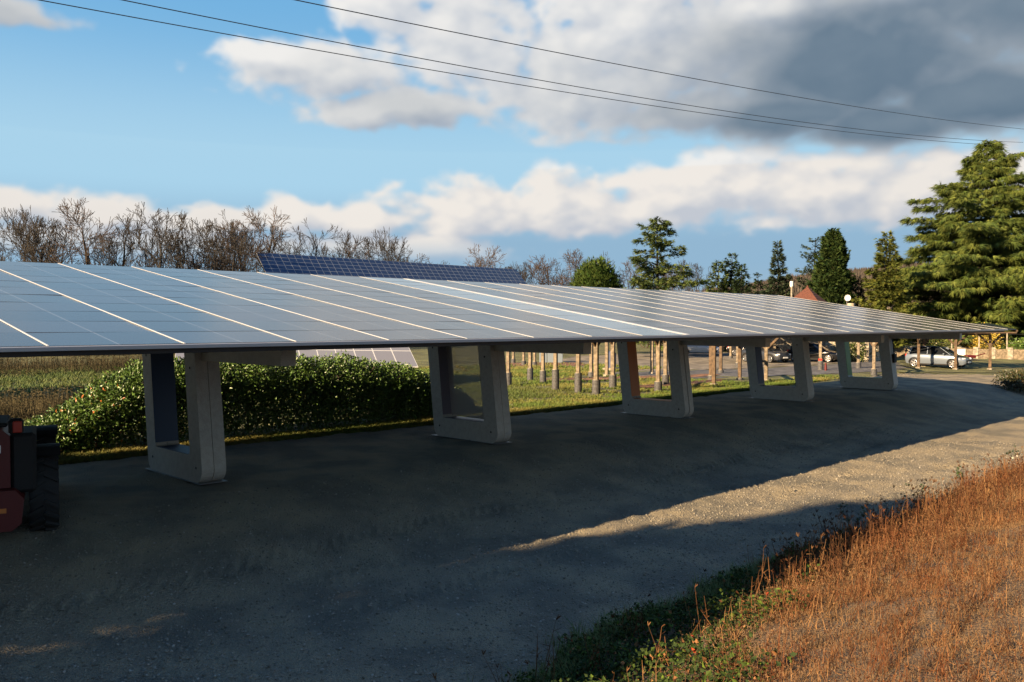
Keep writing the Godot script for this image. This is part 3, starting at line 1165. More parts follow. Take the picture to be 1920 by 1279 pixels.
func make_trees() -> void:
	# leafless trees in the row behind the canopy
	var kinds := []
	var names := ["oak_tree", "ash_tree", "elm_tree", "lime_tree", "poplar_tree", "field_maple"]
	var spec := [[11, 15.5, 4.6, 1, 6, 0.03], [23, 15.5, 4.4, 2, 6, 0.05], [35, 15.0, 5.2, 1, 6, 0.0], [47, 15.0, 4.2, 1, 6, 0.06], [59, 15.5, 5.0, 3, 5, 0.03], [71, 14.0, 5.6, 1, 6, 0.0]]
	var looks := ["leafless tree with a single trunk and dense twigs", "leafless tree with twin trunks and upright limbs", "leafless tree with crooked spreading limbs", "leafless tree with one straight dark trunk", "leafless tree with several trunks from one base", "low wide leafless tree with rounded brown crown"]
	# u, v, height, kind
	var spots := [
		[27.7, 106.2, 13.2, 0], [27.6, 96.4, 15.3, 4], [31.8, 103.6, 15.6, 1], [30.5, 90.7, 15.8, 2], [35.7, 94.1, 15.0, 0], [34.9, 83.6, 15.3, 3], [42.6, 91.5, 15.2, 1], [42.1, 84.9, 15.2, 0], [58.1, 105.7, 19.2, 2], [63.2, 103.5, 17.7, 0],
		[67.6, 103.9, 15.2, 5], [74.0, 104.6, 16.8, 1], [75.6, 100.8, 17.2, 4], [92.6, 105.3, 14.2, 5], [95.2, 101.9, 16.0, 2], [101.4, 99.5, 14.2, 5], [102.1, 95.9, 13.9, 0], [103.9, 94.1, 14.0, 5], [102.3, 88.7, 15.0, 2], [104.3, 86.7, 14.7, 4], [108.4, 86.9, 14.5, 5], [94.1, 61.7, 11.6, 1],
		[29.0, 99.0, 14.0, 3], [33.5, 92.0, 13.4, 1], [38.5, 90.0, 14.2, 4], [39.5, 86.0, 13.5, 3], [45.5, 88.0, 14.6, 2], [47.0, 95.0, 14.8, 4], [54.0, 106.0, 16.5, 1], [61.0, 108.0, 16.5, 4], [70.5, 105.0, 15.0, 0], [79.0, 105.0, 14.0, 5], [88.5, 108.0, 14.0, 0], [98.5, 101.0, 13.6, 4], [106.5, 90.0, 13.8, 0], [111.0, 84.0, 13.0, 5], [113.0, 78.0, 12.6, 5],
		[82.0, 106.0, 13.2, 0], [86.0, 104.0, 12.6, 2], [90.5, 102.0, 13.4, 5], [96.5, 98.0, 13.2, 1], [100.0, 97.5, 12.8, 0], [105.5, 93.0, 13.0, 4], [109.5, 81.0, 12.4, 0], [107.0, 74.0, 11.8, 2],
		[24.0, 108.0, 12.0, 5], [38.5, 100.0, 11.5, 5], [49.5, 99.0, 14.6, 0], [51.0, 104.0, 12.8, 5], [84.0, 108.0, 12.2, 5], [97.0, 96.0, 12.8, 5],
	]
	for i in names.size():
		var s: Array = spec[i]
		var warm := i == 5 or i == 2
		kinds.append(bare_tree(names[i], s[0], s[1], s[2], s[3], s[4], s[5], looks[i], M.bark_warm if warm else M.bark, M.twig_warm if warm else M.twig_dark))
	var seen := {}
	var r := RandomNumberGenerator.new()
	r.seed = 8
	for s in spots:
		var k: int = s[3]
		var o: Node3D = kinds[k]
		if seen.has(k):
			o = copy_of(kinds[k], Vector3.ZERO, 0.0, looks[k])
		o.set_meta("label", looks[k] + where_of(s[0]))
		seen[k] = true
		o.position = P(s[0], -0.1, s[1])
		o.rotation.y = r.randf() * TAU
		var sc: float = s[2] / float(spec[k][1])
		o.scale = Vector3(sc * r.randf_range(0.95, 1.2), sc, sc * r.randf_range(0.95, 1.2))
	# scrub under the row
	var sb := MB.new()
	var rs := RandomNumberGenerator.new()
	rs.seed = 5
	var segs := []
	for k in 34:
		grow(segs, Vector3(rs.randfn() * 1.6, 0, rs.randfn() * 1.6), Vector3(rs.randfn() * 0.3, 1, rs.randfn() * 0.3).normalized(), rs.randf_range(1.4, 2.6), 0.045, 3, rs, 0.03)
	var scrub := thing("leafless_thicket", "low brown thicket of bare twigs at the foot of the tree row", "shrub", P(30, 0, 80), 0.0, "thickets under the leafless trees")
	part("stems", segs_mesh(segs, 0.0, 9.0, 3), M.twig_warm, scrub)
	var pos := [[25.5, 98], [29, 88], [33, 97], [37, 88], [40, 95], [44, 90], [47, 96], [54, 101], [60, 108], [78, 104], [88, 106], [93, 100], [99, 93], [104, 90], [90, 64], [92, 58], [96, 62], [84, 58], [87, 54]]
	for i in pos.size():
		var o := scrub if i == 0 else copy_of(scrub, Vector3.ZERO, 0.0, "")
		o.set_meta("label", "low brown thicket of bare twigs" + where_of(pos[i][0]))
		o.position = P(pos[i][0], 0, pos[i][1])
		o.rotation.y = rs.randf() * TAU
		var far := Vector2(pos[i][0], pos[i][1]).length()
		var sc := rs.randf_range(0.85, 1.15) * far / 95.0
		o.scale = Vector3(sc * 1.2, sc, sc * 1.2)
	dome_tree("umbrella_pine", "round dome shaped dark green tree beside the tall cedar", P(65.6, 0, 54.7), 9.35, 2.7)
	var green := [Color(0.037, 0.062, 0.022), Color(0.062, 0.094, 0.027), Color(0.106, 0.131, 0.037)]
	var dark := [Color(0.018, 0.033, 0.015), Color(0.027, 0.045, 0.019), Color(0.037, 0.056, 0.022)]
	var gold := [Color(0.085, 0.105, 0.022), Color(0.12, 0.125, 0.026), Color(0.06, 0.08, 0.02)]
	var blue := [Color(0.025, 0.043, 0.027), Color(0.037, 0.056, 0.033), Color(0.056, 0.073, 0.037)]
	conifer("cedar_tree", "ragged cedar with flat layered boughs and a broken double top", P(65.8, 0, 47.4), 13.3, 4.1, {seed = 201, whorls = 24, per = 7, up = 0.16, bend = -0.12, taper = 0.55, cols = green, spray = 0.55, dens = 3.4, bush = 7.0, flat = 0.22, rough = 0.7, lumpy = 1.1, base = 0.1, wide = 0.04, belly = 0.75})
	conifer("cedar_tree", "huge green cedar towering over the far end of the canopy", P(96.0, 0, 28.6), 22.2, 12.6, {seed = 307, whorls = 36, per = 10, up = 0.16, bend = -0.2, taper = 0.85, cols = [Color(0.07, 0.1, 0.022), Color(0.11, 0.13, 0.03), Color(0.045, 0.07, 0.02)], spray = 0.9, needles = 8, dens = 3.1, bush = 8.5, flat = 0.22, rough = 0.35, lumpy = 0.6, base = 0.04, wide = 0.032, belly = 0.95, droop = 0.3})
	conifer("pine_tree", "small bushy pine in the group of three, westernmost", P(82.7, 0, 51.8), 10.4, 2.4, {seed = 41, whorls = 17, per = 6, up = 0.45, bend = 0.1, taper = 0.7, cols = green, spray = 0.5, dens = 3.72, bush = 6.0, flat = 0.3, wide = 0.05, group = "three small pines"})
	conifer("pine_tree", "tallest pine in the group of three", P(84.6, 0, 51.3), 11.1, 2.4, {seed = 42, whorls = 18, per = 6, up = 0.5, bend = 0.1, taper = 0.65, cols = dark, spray = 0.5, dens = 3.72, bush = 6.0, flat = 0.3, wide = 0.05, group = "three small pines"})
	conifer("pine_tree", "dark pine on the cedar's far side in the group of three, shortest", P(81.9, 0, 48.4), 9.7, 2.2, {seed = 43, whorls = 16, per = 6, up = 0.4, bend = 0.1, taper = 0.7, cols = dark, spray = 0.5, dens = 3.72, bush = 6.0, flat = 0.3, wide = 0.05, group = "three small pines"})
	conifer("fir_tree", "smallest dark fir between the pines and the pointed spruce", P(90.5, 0, 51.2), 9.2, 1.8, {seed = 44, whorls = 18, per = 6, up = 0.1, bend = 0.2, taper = 0.8, cols = dark, spray = 0.45, dens = 4.03, bush = 6.0, wide = 0.05})
	conifer("spruce_tree", "slim pointed spruce with upswept layered branches", P(84.9, 0, 45.4), 12.3, 2.7, {seed = 45, whorls = 27, per = 8, up = 0.12, bend = 0.3, taper = 0.95, cols = blue, spray = 0.45, dens = 4.03, bush = 6.0, wide = 0.045, rough = 0.2, lumpy = 0.35})
	conifer("spruce_tree", "thin open conifer behind the broad dark cypress", P(94.7, 0, 47.0), 13.3, 2.9, {seed = 46, whorls = 18, per = 5, up = 0.35, bend = 0.15, taper = 0.5, cols = blue, spray = 0.5, dens = 2.94, bush = 5.0, wide = 0.045, rough = 0.5})
	conifer("cypress_tree", "broad dense dark green cypress above the red tiled roof", P(80.9, 0, 38.2), 12.0, 3.3, {seed = 47, whorls = 34, per = 10, up = 0.9, bend = 0.2, taper = 0.55, cols = [Color(0.020, 0.043, 0.015), Color(0.037, 0.062, 0.018), Color(0.056, 0.081, 0.022)], spray = 0.42, dens = 4.65, bush = 6.0, wide = 0.06, flat = 0.4, rough = 0.2, lumpy = 0.35, inner = 0.45})
	conifer("fir_tree", "small black green fir next to the satellite dish", P(84.7, 0, 37.2), 8.0, 2.1, {seed = 48, whorls = 18, per = 7, up = 0.05, bend = -0.1, taper = 0.85, cols = dark, spray = 0.45, dens = 4.03, bush = 6.0, wide = 0.05})
	conifer("golden_cypress", "olive green feathery conifer between the dark cypress and the huge cedar", P(80.6, 0, 32.8), 11.8, 3.0, {seed = 49, whorls = 28, per = 8, up = 0.5, bend = -0.25, taper = 0.8, cols = gold, spray = 0.5, dens = 4.03, bush = 6.0, wide = 0.045, rough = 0.35, lumpy = 0.7})
	# off-frame trees shading road and field; the low ones are added sun blockers
	var wall := {whorls = 30, per = 10, up = 0.5, bend = 0.1, taper = 0.3, cols = green, spray = 0.7, dens = 3.72, bush = 6.0, wide = 0.1, base = 0.04, lumpy = 0.25, inner = 0.05}
	var k2 := 71
	for q in [[-14.0, 10.4, 14.2, 4.8, "tall dense evergreen past the canopy's end by the road"], [-14.0, 15.8, 8.8, 2.8, "low dense evergreen added to shade the canopy end, beside the tall one"], [-14.0, 19.6, 8.4, 2.6, "low dense evergreen added to shade the canopy end, between two others"], [-14.5, 23.4, 9.2, 2.6, "low dense evergreen added to shade the canopy end, farthest from the road"], [-13.0, 43.7, 14.0, 5.0, "dense evergreen standing alone in the field"]]:
		wall.taper = 0.55 if k2 == 71 else 0.3
		wall.seed = k2
		k2 += 1
		conifer("shade_tree", q[4], P(q[0], 0, q[1]), q[2], q[3], wall)

# ---------------------------------------------------------------- small plants
func leaf_mesh(l: float, w: float, fold: float) -> ArrayMesh:
	var b := MB.new()
	var a := Vector3.ZERO
	var t := Vector3(l, -l * 0.12, 0)
	var m := Vector3(l * 0.45, 0.0, 0)
	var s1 := Vector3(l * 0.42, fold, w * 0.5)
	var s2 := Vector3(l * 0.42, fold, -w * 0.5)
	b.tri(a, s1, m)
	b.tri(s1, t, m)
	b.tri(a, m, s2)
	b.tri(m, t, s2)
	return b.done()

func tuft_mesh(n: int, h: float, w: float, lean: float, seedv: int) -> ArrayMesh:
	var b := MB.new()
	var r := RandomNumberGenerator.new()
	r.seed = seedv
	for k in n:
		var an := r.randf() * TAU
		var d := Vector3(cos(an), 0, sin(an))
		var sd := Vector3(-sin(an), 0, cos(an)).rotated(Vector3.UP, r.randfn() * 0.5) * w
		var p := d * r.randf_range(0.0, 0.25) * h
		var hh := h * r.randf_range(0.5, 1.1)
		var l := lean * r.randf_range(0.2, 1.0) * hh
		var mid := p + Vector3(0, hh * 0.55, 0) + d * l * 0.35
		var tip := p + Vector3(0, hh, 0) + d * l
		var nn := (sd.cross(tip - p)).normalized()
		var i := b.vert(p - sd, nn)
		b.vert(p + sd, nn)
		b.vert(mid - sd * 0.8, nn)
		b.vert(mid + sd * 0.8, nn)
		b.vert(tip, nn)
		b.ix.append_array([i, i + 1, i + 2, i + 1, i + 3, i + 2, i + 2, i + 3, i + 4])
	return b.done()

func stalk_mesh(n: int, h: float, w: float, spread: float, seedv: int) -> ArrayMesh:   # dead upright stems with a few side twigs
	var b := MB.new()
	var r := RandomNumberGenerator.new()
	r.seed = seedv
	for k in n:
		var p := Vector3(r.randfn() * spread, -0.02, r.randfn() * spread)
		var hh := h * r.randf_range(0.35, 1.15)
		var d := Vector3(r.randfn() * 0.22, 1, r.randfn() * 0.22)
		if r.randf() < 0.38:
			d = Vector3(r.randfn(), 0.4, r.randfn()).normalized()
		var q := p + d * hh * 0.5 + Vector3(r.randfn(), 0, r.randfn()) * 0.02
		var e := p + d * hh + Vector3(r.randfn(), 0, r.randfn()) * 0.07 * hh
		b.col = Color.WHITE * r.randf_range(0.6, 1.35)
		strip(b, p, q, w, w * 0.8, r)
		strip(b, q, e, w * 0.8, w * 0.3, r)
		if r.randf() < 0.4:
			for s in 4:
				strip(b, e, e + Vector3(r.randfn() * 0.6, r.randf_range(-0.2, 1.0), r.randfn() * 0.6).normalized() * hh * 0.09, w * 1.1, w * 0.7, r)
		for s in r.randi_range(0, 3):
			var a := q.lerp(e, r.randf())
			strip(b, a, a + Vector3(r.randfn(), r.randf_range(0.1, 1.0), r.randfn()).normalized() * hh * 0.16, w * 0.55, w * 0.2, r)
	return b.done()

func strip(b: MB, p: Vector3, q: Vector3, w0: float, w1: float, r: RandomNumberGenerator) -> void:
	var d := (q - p).normalized()
	var sd := d.cross(Vector3(r.randfn(), r.randfn() * 0.3, r.randfn())).normalized()
	var nn := sd.cross(d).normalized()
	var i := b.vert(p - sd * w0, nn)
	b.vert(p + sd * w0, nn)
	b.vert(q - sd * w1, nn)
	b.vert(q + sd * w1, nn)
	b.ix.append_array([i, i + 1, i + 2, i + 1, i + 3, i + 2])

func hedge_top(u: float) -> float:
	var k := [[6.0, 0.25], [6.6, 0.65], [7.1, 0.95], [8.3, 1.75], [9.3, 2.2], [12.0, 2.22], [15.5, 2.12], [17.9, 1.75], [19.1, 1.4], [20.0, 0.95], [20.5, 0.3]]
	for i in k.size() - 1:
		if u < k[i + 1][0]:
			return lerpf(k[i][1], k[i + 1][1], clampf((u - k[i][0]) / (k[i + 1][0] - k[i][0]), 0.0, 1.0))
	return 0.4

func make_hedge() -> void:
	var t := thing("laurel_hedge", "clipped dark green laurel hedge behind the canopy frames", "hedge", P(13.5, 0.05, 23.4))
	var o := -t.position
	var r := RandomNumberGenerator.new()
	r.seed = 33
	# the woody stems inside the foliage
	var segs := []
	for i in 150:
		var u := r.randf_range(6.6, 20.0)
		var v := 23.4 + r.randfn() * 0.45
		var hh := hedge_top(u) * r.randf_range(0.3, 0.42)
		grow(segs, P(u, 0.0, v) + o, Vector3(r.randfn() * 0.25, 1, r.randfn() * 0.25).normalized(), hh, 0.022, 2, r, 0.05)
	var kept := []
	for q in segs:
		var w: Vector3 = q[1] - o
		if w.y < hedge_top(w.x) - 0.05 and absf(-w.z - 23.4) < 1.0:
			kept.append(q)
	part("stems", segs_mesh(kept, 0.0, 9.0, 4), M.bark_warm, t).set_meta("kind", "stuff")
	var tfs := []
	var cols := []
	while tfs.size() < 78000:
		var u := r.randf_range(5.9, 20.5)
		var top := hedge_top(u) + terr.get_noise_1d(u * 7.0) * 0.12
		var an := 0.01 + PI * 0.9 * pow(r.randf(), 1.6)
		var shell := r.randf_range(-0.24, 0.07) + maxf(0.0, r.randfn()) * 0.06
		if r.randf() < 0.35:
			shell = r.randf_range(-0.75, -0.2)
		var nn := Vector3(0, sin(an), cos(an))
		var p := P(u, 0.05 + maxf(top - 0.05, 0.05) * pow(sin(an), 0.45), 23.4 - cos(an) * 1.05) + nn * shell
		if r.randf() < 0.34:
			# the skirt of the hedge, down to the grass on both sides
			var fr := 1.0 if r.randf() < 0.7 else -1.0
			nn = Vector3(0, 0.15, fr)
			p = P(u, r.randf_range(0.06, 0.75) * maxf(top, 0.2), 23.4 - fr * (0.98 - maxf(0.0, r.randf_range(-0.1, 0.4))))
		if p.y < land(u, -p.z) + 0.02:
			continue
		var dd := (nn * 0.6 + Vector3(r.randfn(), r.randfn() + 0.2, r.randfn())).normalized()
		var s := r.randf_range(0.7, 1.35)
		tfs.append(Transform3D(aim(dd, r.randf() * TAU).scaled(Vector3.ONE * s), p + o))
		var g := r.randf_range(0.55, 1.3)
		var c := Color(0.055, 0.115, 0.02).lerp(Color(0.10, 0.165, 0.03), pow(r.randf(), 2.0)) * g
		if u < 8.4 and r.randf() < 0.03:
			c = Color(0.32, 0.10, 0.02)
		cols.append(c)
	scatter("foliage", leaf_mesh(0.1, 0.046, 0.009), M.leaf, tfs, cols, t)

func weed_line(u: float) -> float:   # brambles grow between this line and the road
	return lerpf(3.6, 6.8, clampf((u - 5.4) / 7.6, 0.0, 1.0)) + terr.get_noise_1d(u * 6.0 + 40.0) * 0.5

func make_ground_plants() -> void:
	var r := RandomNumberGenerator.new()
	r.seed = 81
	# grass on the plateau behind the canopy and along its edge
	var tfs := []
	var cols := []
	while tfs.size() < 60000:
		var u := 0.0
		var v := 0.0
		var q := r.randf()
		if q < 0.28:
			u = r.randf_range(2.0, 47.0)
			v = 21.62 + absf(r.randfn()) * 0.3
		elif q < 0.78:
			u = r.randf_range(18.0, 50.0)
			v = 21.8 + pow(r.randf(), 1.3) * 24.0
			if terr.get_noise_2d(u * 2.2 + 90.0, v * 2.2) < -0.22:
				continue
		else:
			u = r.randf_range(4.0, 30.0)
			v = r.randf_range(25.0, 66.0)
		if u > 40.0 and on_gravel(u, v) > -0.15:
			continue
		if u > 41.0 and v > 24.0 and v < 35.0:
			continue
		if soil_at(u, v) and r.randf() < 0.93:
			continue
		var far := v / 26.0
		var s := r.randf_range(0.6, 1.4) * clampf(far, 0.8, 2.0)
		tfs.append(Transform3D(Basis(Vector3.UP, r.randf() * TAU).scaled(Vector3(s * 1.3, s, s * 1.3)), P(u, land(u, v) - 0.01, v)))
		var c := Color(0.085, 0.135, 0.018).lerp(Color(0.2, 0.175, 0.045), clampf(terr.get_noise_2d(u * 1.5, v * 1.5 + 40.0) * 1.2 + 0.35 + r.randfn() * 0.2, 0.0, 1.0)) * r.randf_range(0.75, 1.25)
		if u < 30.0 and v > 25.0:
			c = c.lerp(Color(0.06, 0.09, 0.018), 0.7)
		cols.append(c)
	var o := scatter("meadow_grass", tuft_mesh(9, 0.11, 0.006, 0.7, 3), M.blade, tfs, cols, self)
	tag(o, "short green grass growing behind the canopy frames", "grass", "", "stuff")
	# dead stems over the whole bank
	for kind in 3:
		tfs = []
		cols = []
		var want: int = [5600, 6800, 24000][kind]
		while tfs.size() < want:
			var u := r.randf_range(2.5, 38.0)
			if r.randf() > clampf(14.0 / u, 0.35, 1.0):
				continue
			var v := r.randf_range(-1.0, toe(u) + 0.05)
			var bare := terr.get_noise_2d(u * 4.0 + 300.0, v * 4.0)
			if kind < 2 and bare > 0.12 and r.randf() < 0.6:
				continue
			if v > weed_line(u) and r.randf() < 0.95:
				continue
			var edge := smoothstep(3.0, 6.0, v)
			var s := r.randf_range(0.5, 1.15) * (0.5 + 0.55 * edge)
			if kind == 2:
				s *= 0.8
			var b := Basis(Vector3.UP, r.randf() * TAU).scaled(Vector3(s, s * r.randf_range(0.8, 1.2), s))
			tfs.append(Transform3D(b, P(u, land(u, v), v)))
			var c := Color(0.115, 0.042, 0.017).lerp(Color(0.2, 0.11, 0.048), clampf(r.randf() + bare * 0.8, 0.0, 1.0))
			if r.randf() < 0.35:
				c = Color(0.07, 0.03, 0.014)
			if kind == 2:
				c = c.lerp(Color(0.23, 0.16, 0.09), 0.6)
			cols.append(c * r.randf_range(0.7, 1.15))
		var mesh: Mesh = [stalk_mesh(7, 0.52, 0.006, 0.11, 5), stalk_mesh(8, 0.38, 0.0055, 0.13, 6), stalk_mesh(24, 0.15, 0.0042, 0.14, 7)][kind]
		o = scatter(["dead_stems", "dry_stems", "straw_litter"][kind], mesh, M.straw, tfs, cols, self)
		tag(o, ["tall rust brown dead stems standing on the bank", "orange dry stems filling the bank", "short pale straw lying between the stems"][kind], "dry grass", "", "stuff")
	# brambles and weeds at the foot of the bank
	tfs = []
	cols = []
	while tfs.size() < 34000:
		var u := r.randf_range(3.0, 15.5)
		var lo := weed_line(u) - 0.45
		var v := lerpf(lo, toe(u) + 0.1, pow(r.randf(), 0.8))
		if r.randf() < (u - 8.0) / 9.0:
			continue
		var clump := terr.get_noise_2d(u * 5.0, v * 5.0 + 70.0)
		var h := maxf(0.02, 0.16 + clump * 0.35) * r.randf()
		var g := r.randf_range(0.6, 1.3)
		var c := Color(0.02, 0.036, 0.01).lerp(Color(0.08, 0.12, 0.016), pow(r.randf(), 5.0) + (0.3 if clump > 0.25 and r.randf() < 0.4 else 0.0)) * g
		var q := r.randf()
		if q < 0.05:
			c = Color(0.16, 0.075, 0.03) * g
		elif q < 0.052:
			c = Color(0.3, 0.05, 0.02)
		var s := r.randf_range(0.4, 1.0)
		tfs.append(Transform3D(aim(Vector3(r.randfn(), r.randf_range(-0.2, 0.9), r.randfn()).normalized(), r.randf() * TAU).scaled(Vector3.ONE * s), P(u, land(u, v) + h, v)))
		cols.append(c)
	o = scatter("bramble_leaves", leaf_mesh(0.066, 0.046, 0.006), M.weed, tfs, cols, self)
	tag(o, "green bramble and weed leaves along the foot of the bank", "brambles", "", "stuff")
	tfs = []
	cols = []
	while tfs.size() < 1500:
		var u := r.randf_range(4.0, 14.0)
		var v := toe(u) - 0.15 + r.randfn() * 0.2
		tfs.append(Transform3D(Basis(Vector3.UP, r.randf() * TAU).scaled(Vector3.ONE * r.randf_range(0.5, 1.5)), P(u, land(u, v), v)))
		cols.append(Color(0.06, 0.10, 0.02).lerp(Color(0.16, 0.17, 0.05), r.randf()))
	o = scatter("verge_grass", tuft_mesh(10, 0.2, 0.004, 1.1, 8), M.blade, tfs, cols, self)
	tag(o, "tufts of green grass at the road's edge below the brambles", "grass", "", "stuff")
	# loose stones on the road
	var sb := MB.new()
	ball(sb, Vector3.ZERO, Vector3(1.0, 0.6, 0.8), 4, 6)
	tfs = []
	cols = []
	while tfs.size() < 70000:
		var u := 2.5 + pow(r.randf(), 1.5) * 30.0
		var v := 6.8 + pow(r.randf(), 1.4) * 9.0
		var s := 0.005 + pow(r.randf(), 3.5) * 0.02
		tfs.append(Transform3D(Basis.from_euler(Vector3(r.randf() * 0.6, r.randf() * TAU, r.randf() * 0.6)).scaled(Vector3.ONE * s), P(u, road(u, v) + s * 0.3, v)))
		cols.append(Color(0.18, 0.157, 0.115).lerp(Color(0.27, 0.25, 0.215), pow(r.randf(), 3.0)) * r.randf_range(0.5, 1.2))
	o = scatter("road_stones", sb.done(), M.pebble, tfs, cols, self)
	tag(o, "loose grey stones scattered over the gravel road", "gravel", "", "stuff")
	# dead reeds and rough growth in the field at the left
	tfs = []
	cols = []
	for i in 420:
		var u := r.randf_range(4.0, 11.5)
		var v := r.randf_range(31.0, 35.0)
		tfs.append(Transform3D(Basis(Vector3.UP, r.randf() * TAU).scaled(Vector3.ONE * r.randf_range(0.8, 1.5)), P(u, land(u, v), v)))
		cols.append(Color(0.09, 0.075, 0.04) * r.randf_range(0.6, 1.1))
	for i in 350:
		var u := r.randf_range(8.0, 26.0)
		var v := r.randf_range(56.0, 66.0)
		tfs.append(Transform3D(Basis(Vector3.UP, r.randf() * TAU).scaled(Vector3.ONE * r.randf_range(1.2, 2.4)), P(u, land(u, v), v)))
		cols.append(Color(0.06, 0.05, 0.026) * r.randf_range(0.6, 1.2))
	o = scatter("dead_reeds", stalk_mesh(22, 0.55, 0.006, 0.2, 11), M.straw, tfs, cols, self)
	tag(o, "pale dead reeds standing in the field beyond the hedge", "reeds", "", "stuff")
	# single bramble sprigs leaning out over the road
	var sp := [[16.5, 7.3, 0.6, "dark bramble sprig at the shaded foot of the bank"], [19.8, 7.3, 0.6, "bramble sprig with a few black green leaves against the sunlit gravel"], [23.0, 7.35, 0.5, "thin bramble sprig among rust brown stems at the sunlit road edge"], [27.4, 7.4, 0.6, "bramble sprig farthest along the bank's sunlit edge"]]
	for i in sp.size():
		var t := thing("bramble_sprig", sp[i][3], "bramble", P(sp[i][0], land(sp[i][0], sp[i][1]), sp[i][1]))
		var stem := MB.new()
		var lf := MB.new()
		for k in 5:
			var d := Vector3(r.randfn() * 0.5, 1, r.randfn() * 0.4 - 0.2).normalized()
			var e: Vector3 = d * sp[i][2] * r.randf_range(0.7, 1.2)
			stem.tube([Vector3.ZERO, e * 0.6, e + Vector3(0.1, -0.02, 0.02)], [0.005, 0.004, 0.002], 4, false)
			for s in 9:
				var p: Vector3 = e * r.randf_range(0.35, 1.05)
				lf.col = Color(0.03, 0.05, 0.015) * r.randf_range(0.5, 1.3)
				var tf := Transform3D(aim(Vector3(r.randfn(), r.randfn() * 0.5, r.randfn()).normalized(), r.randf() * TAU), p)
				var l := r.randf_range(0.05, 0.09)
				lf.tri(tf * Vector3.ZERO, tf * Vector3(l * 0.5, 0.0, l * 0.36), tf * Vector3(l, 0, 0))
				lf.tri(tf * Vector3.ZERO, tf * Vector3(l, 0, 0), tf * Vector3(l * 0.5, 0.0, -l * 0.36))
		part("stem", stem.done(), M.twig_dark, t)
		part("leaves", lf.done(), M.leaf, t).set_meta("kind", "stuff")

func leafy_bush(called: String, label: String, category: String, at: Vector3, rad: Vector3, n: int, cols: Array, leaf: float, m: Material, bottom := 0.02) -> void:
	var t := thing(called, label, category, at)
	var r := RandomNumberGenerator.new()
	r.seed = hash(label)
	var st := MB.new()
	for k in 22:
		var d := Vector3(r.randfn() * 0.6, 1, r.randfn() * 0.6).normalized()
		var e := d * rad * Vector3(1.2, 1.5, 1.2)
		st.tube([Vector3(r.randfn(), 0, r.randfn()) * 0.1, e * 0.5, e], [0.03, 0.02, 0.006], 4, false)
	part("stems", st.done(), M.twig_warm, t)
	var fb := MB.new()
	for i in n:
		var nn := Vector3(r.randfn(), r.randfn(), r.randfn()).normalized()
		var p := Vector3(0, rad.y * 0.9, 0) + nn * rad * pow(r.randf(), 0.4) * (1.0 + 0.25 * sin(nn.x * 7.0 + nn.z * 5.0))
		if p.y < bottom:
			continue
		fb.col = cols[r.randi() % cols.size()] * r.randf_range(0.7, 1.3)
		var tf := Transform3D(aim((nn + Vector3(r.randfn(), r.randfn(), r.randfn()) * 0.7).normalized(), r.randf() * TAU), p)
		fb.tri(tf * Vector3.ZERO, tf * Vector3(leaf * 0.5, 0.0, leaf * 0.3), tf * Vector3(leaf, 0, 0))
		fb.tri(tf * Vector3.ZERO, tf * Vector3(leaf, 0, 0), tf * Vector3(leaf * 0.5, 0.0, -leaf * 0.3))
	part("foliage", fb.done(), m, t).set_meta("kind", "stuff")

# ---------------------------------------------------------------- timber posts and carports
func post(parent: Node, p: Vector3, h: float, w: float, pot: float, m: Material) -> void:
	var o := part("post", box_mesh(p + Vector3(0, pot * 0.85 + h * 0.5, 0), Vector3(w, h, w), 0.012, Basis(Vector3.UP, 0.3)), m, parent)
	if pot > 0.05:
		part("footing", cyl_mesh(p + Vector3(0, -0.1, 0), p + Vector3(0, pot, 0), w * 1.05, w * 1.0, 18), M.pipe, o)
		part("footing_cap", cyl_mesh(p + Vector3(0, pot, 0), p + Vector3(0, pot + 0.02, 0), w * 0.98, w * 0.7, 14), M.plaster, o)
	else:
		part("footing", box_mesh(p + Vector3(0, 0.03, 0), Vector3(w * 1.7, 0.16, w * 1.7), 0.02), M.plaster, o)

func beam(parent: Node, called: String, a: Vector3, b: Vector3, w: float, h: float, m: Material) -> void:
	var d := b - a
	var x := d.normalized()
	var z := x.cross(Vector3.UP).normalized()
	part(called, box_mesh((a + b) * 0.5, Vector3(d.length(), h, w), 0.01, Basis(x, z.cross(x), z)), m, parent)

func brace(parent: Node, p: Vector3, dir: Vector3, top: float, reach: float, m: Material) -> void:
	beam(parent, "brace", p + Vector3(0, top - reach, 0) + dir * 0.05, p + Vector3(0, top - 0.05, 0) + dir * reach, 0.1, 0.12, m)

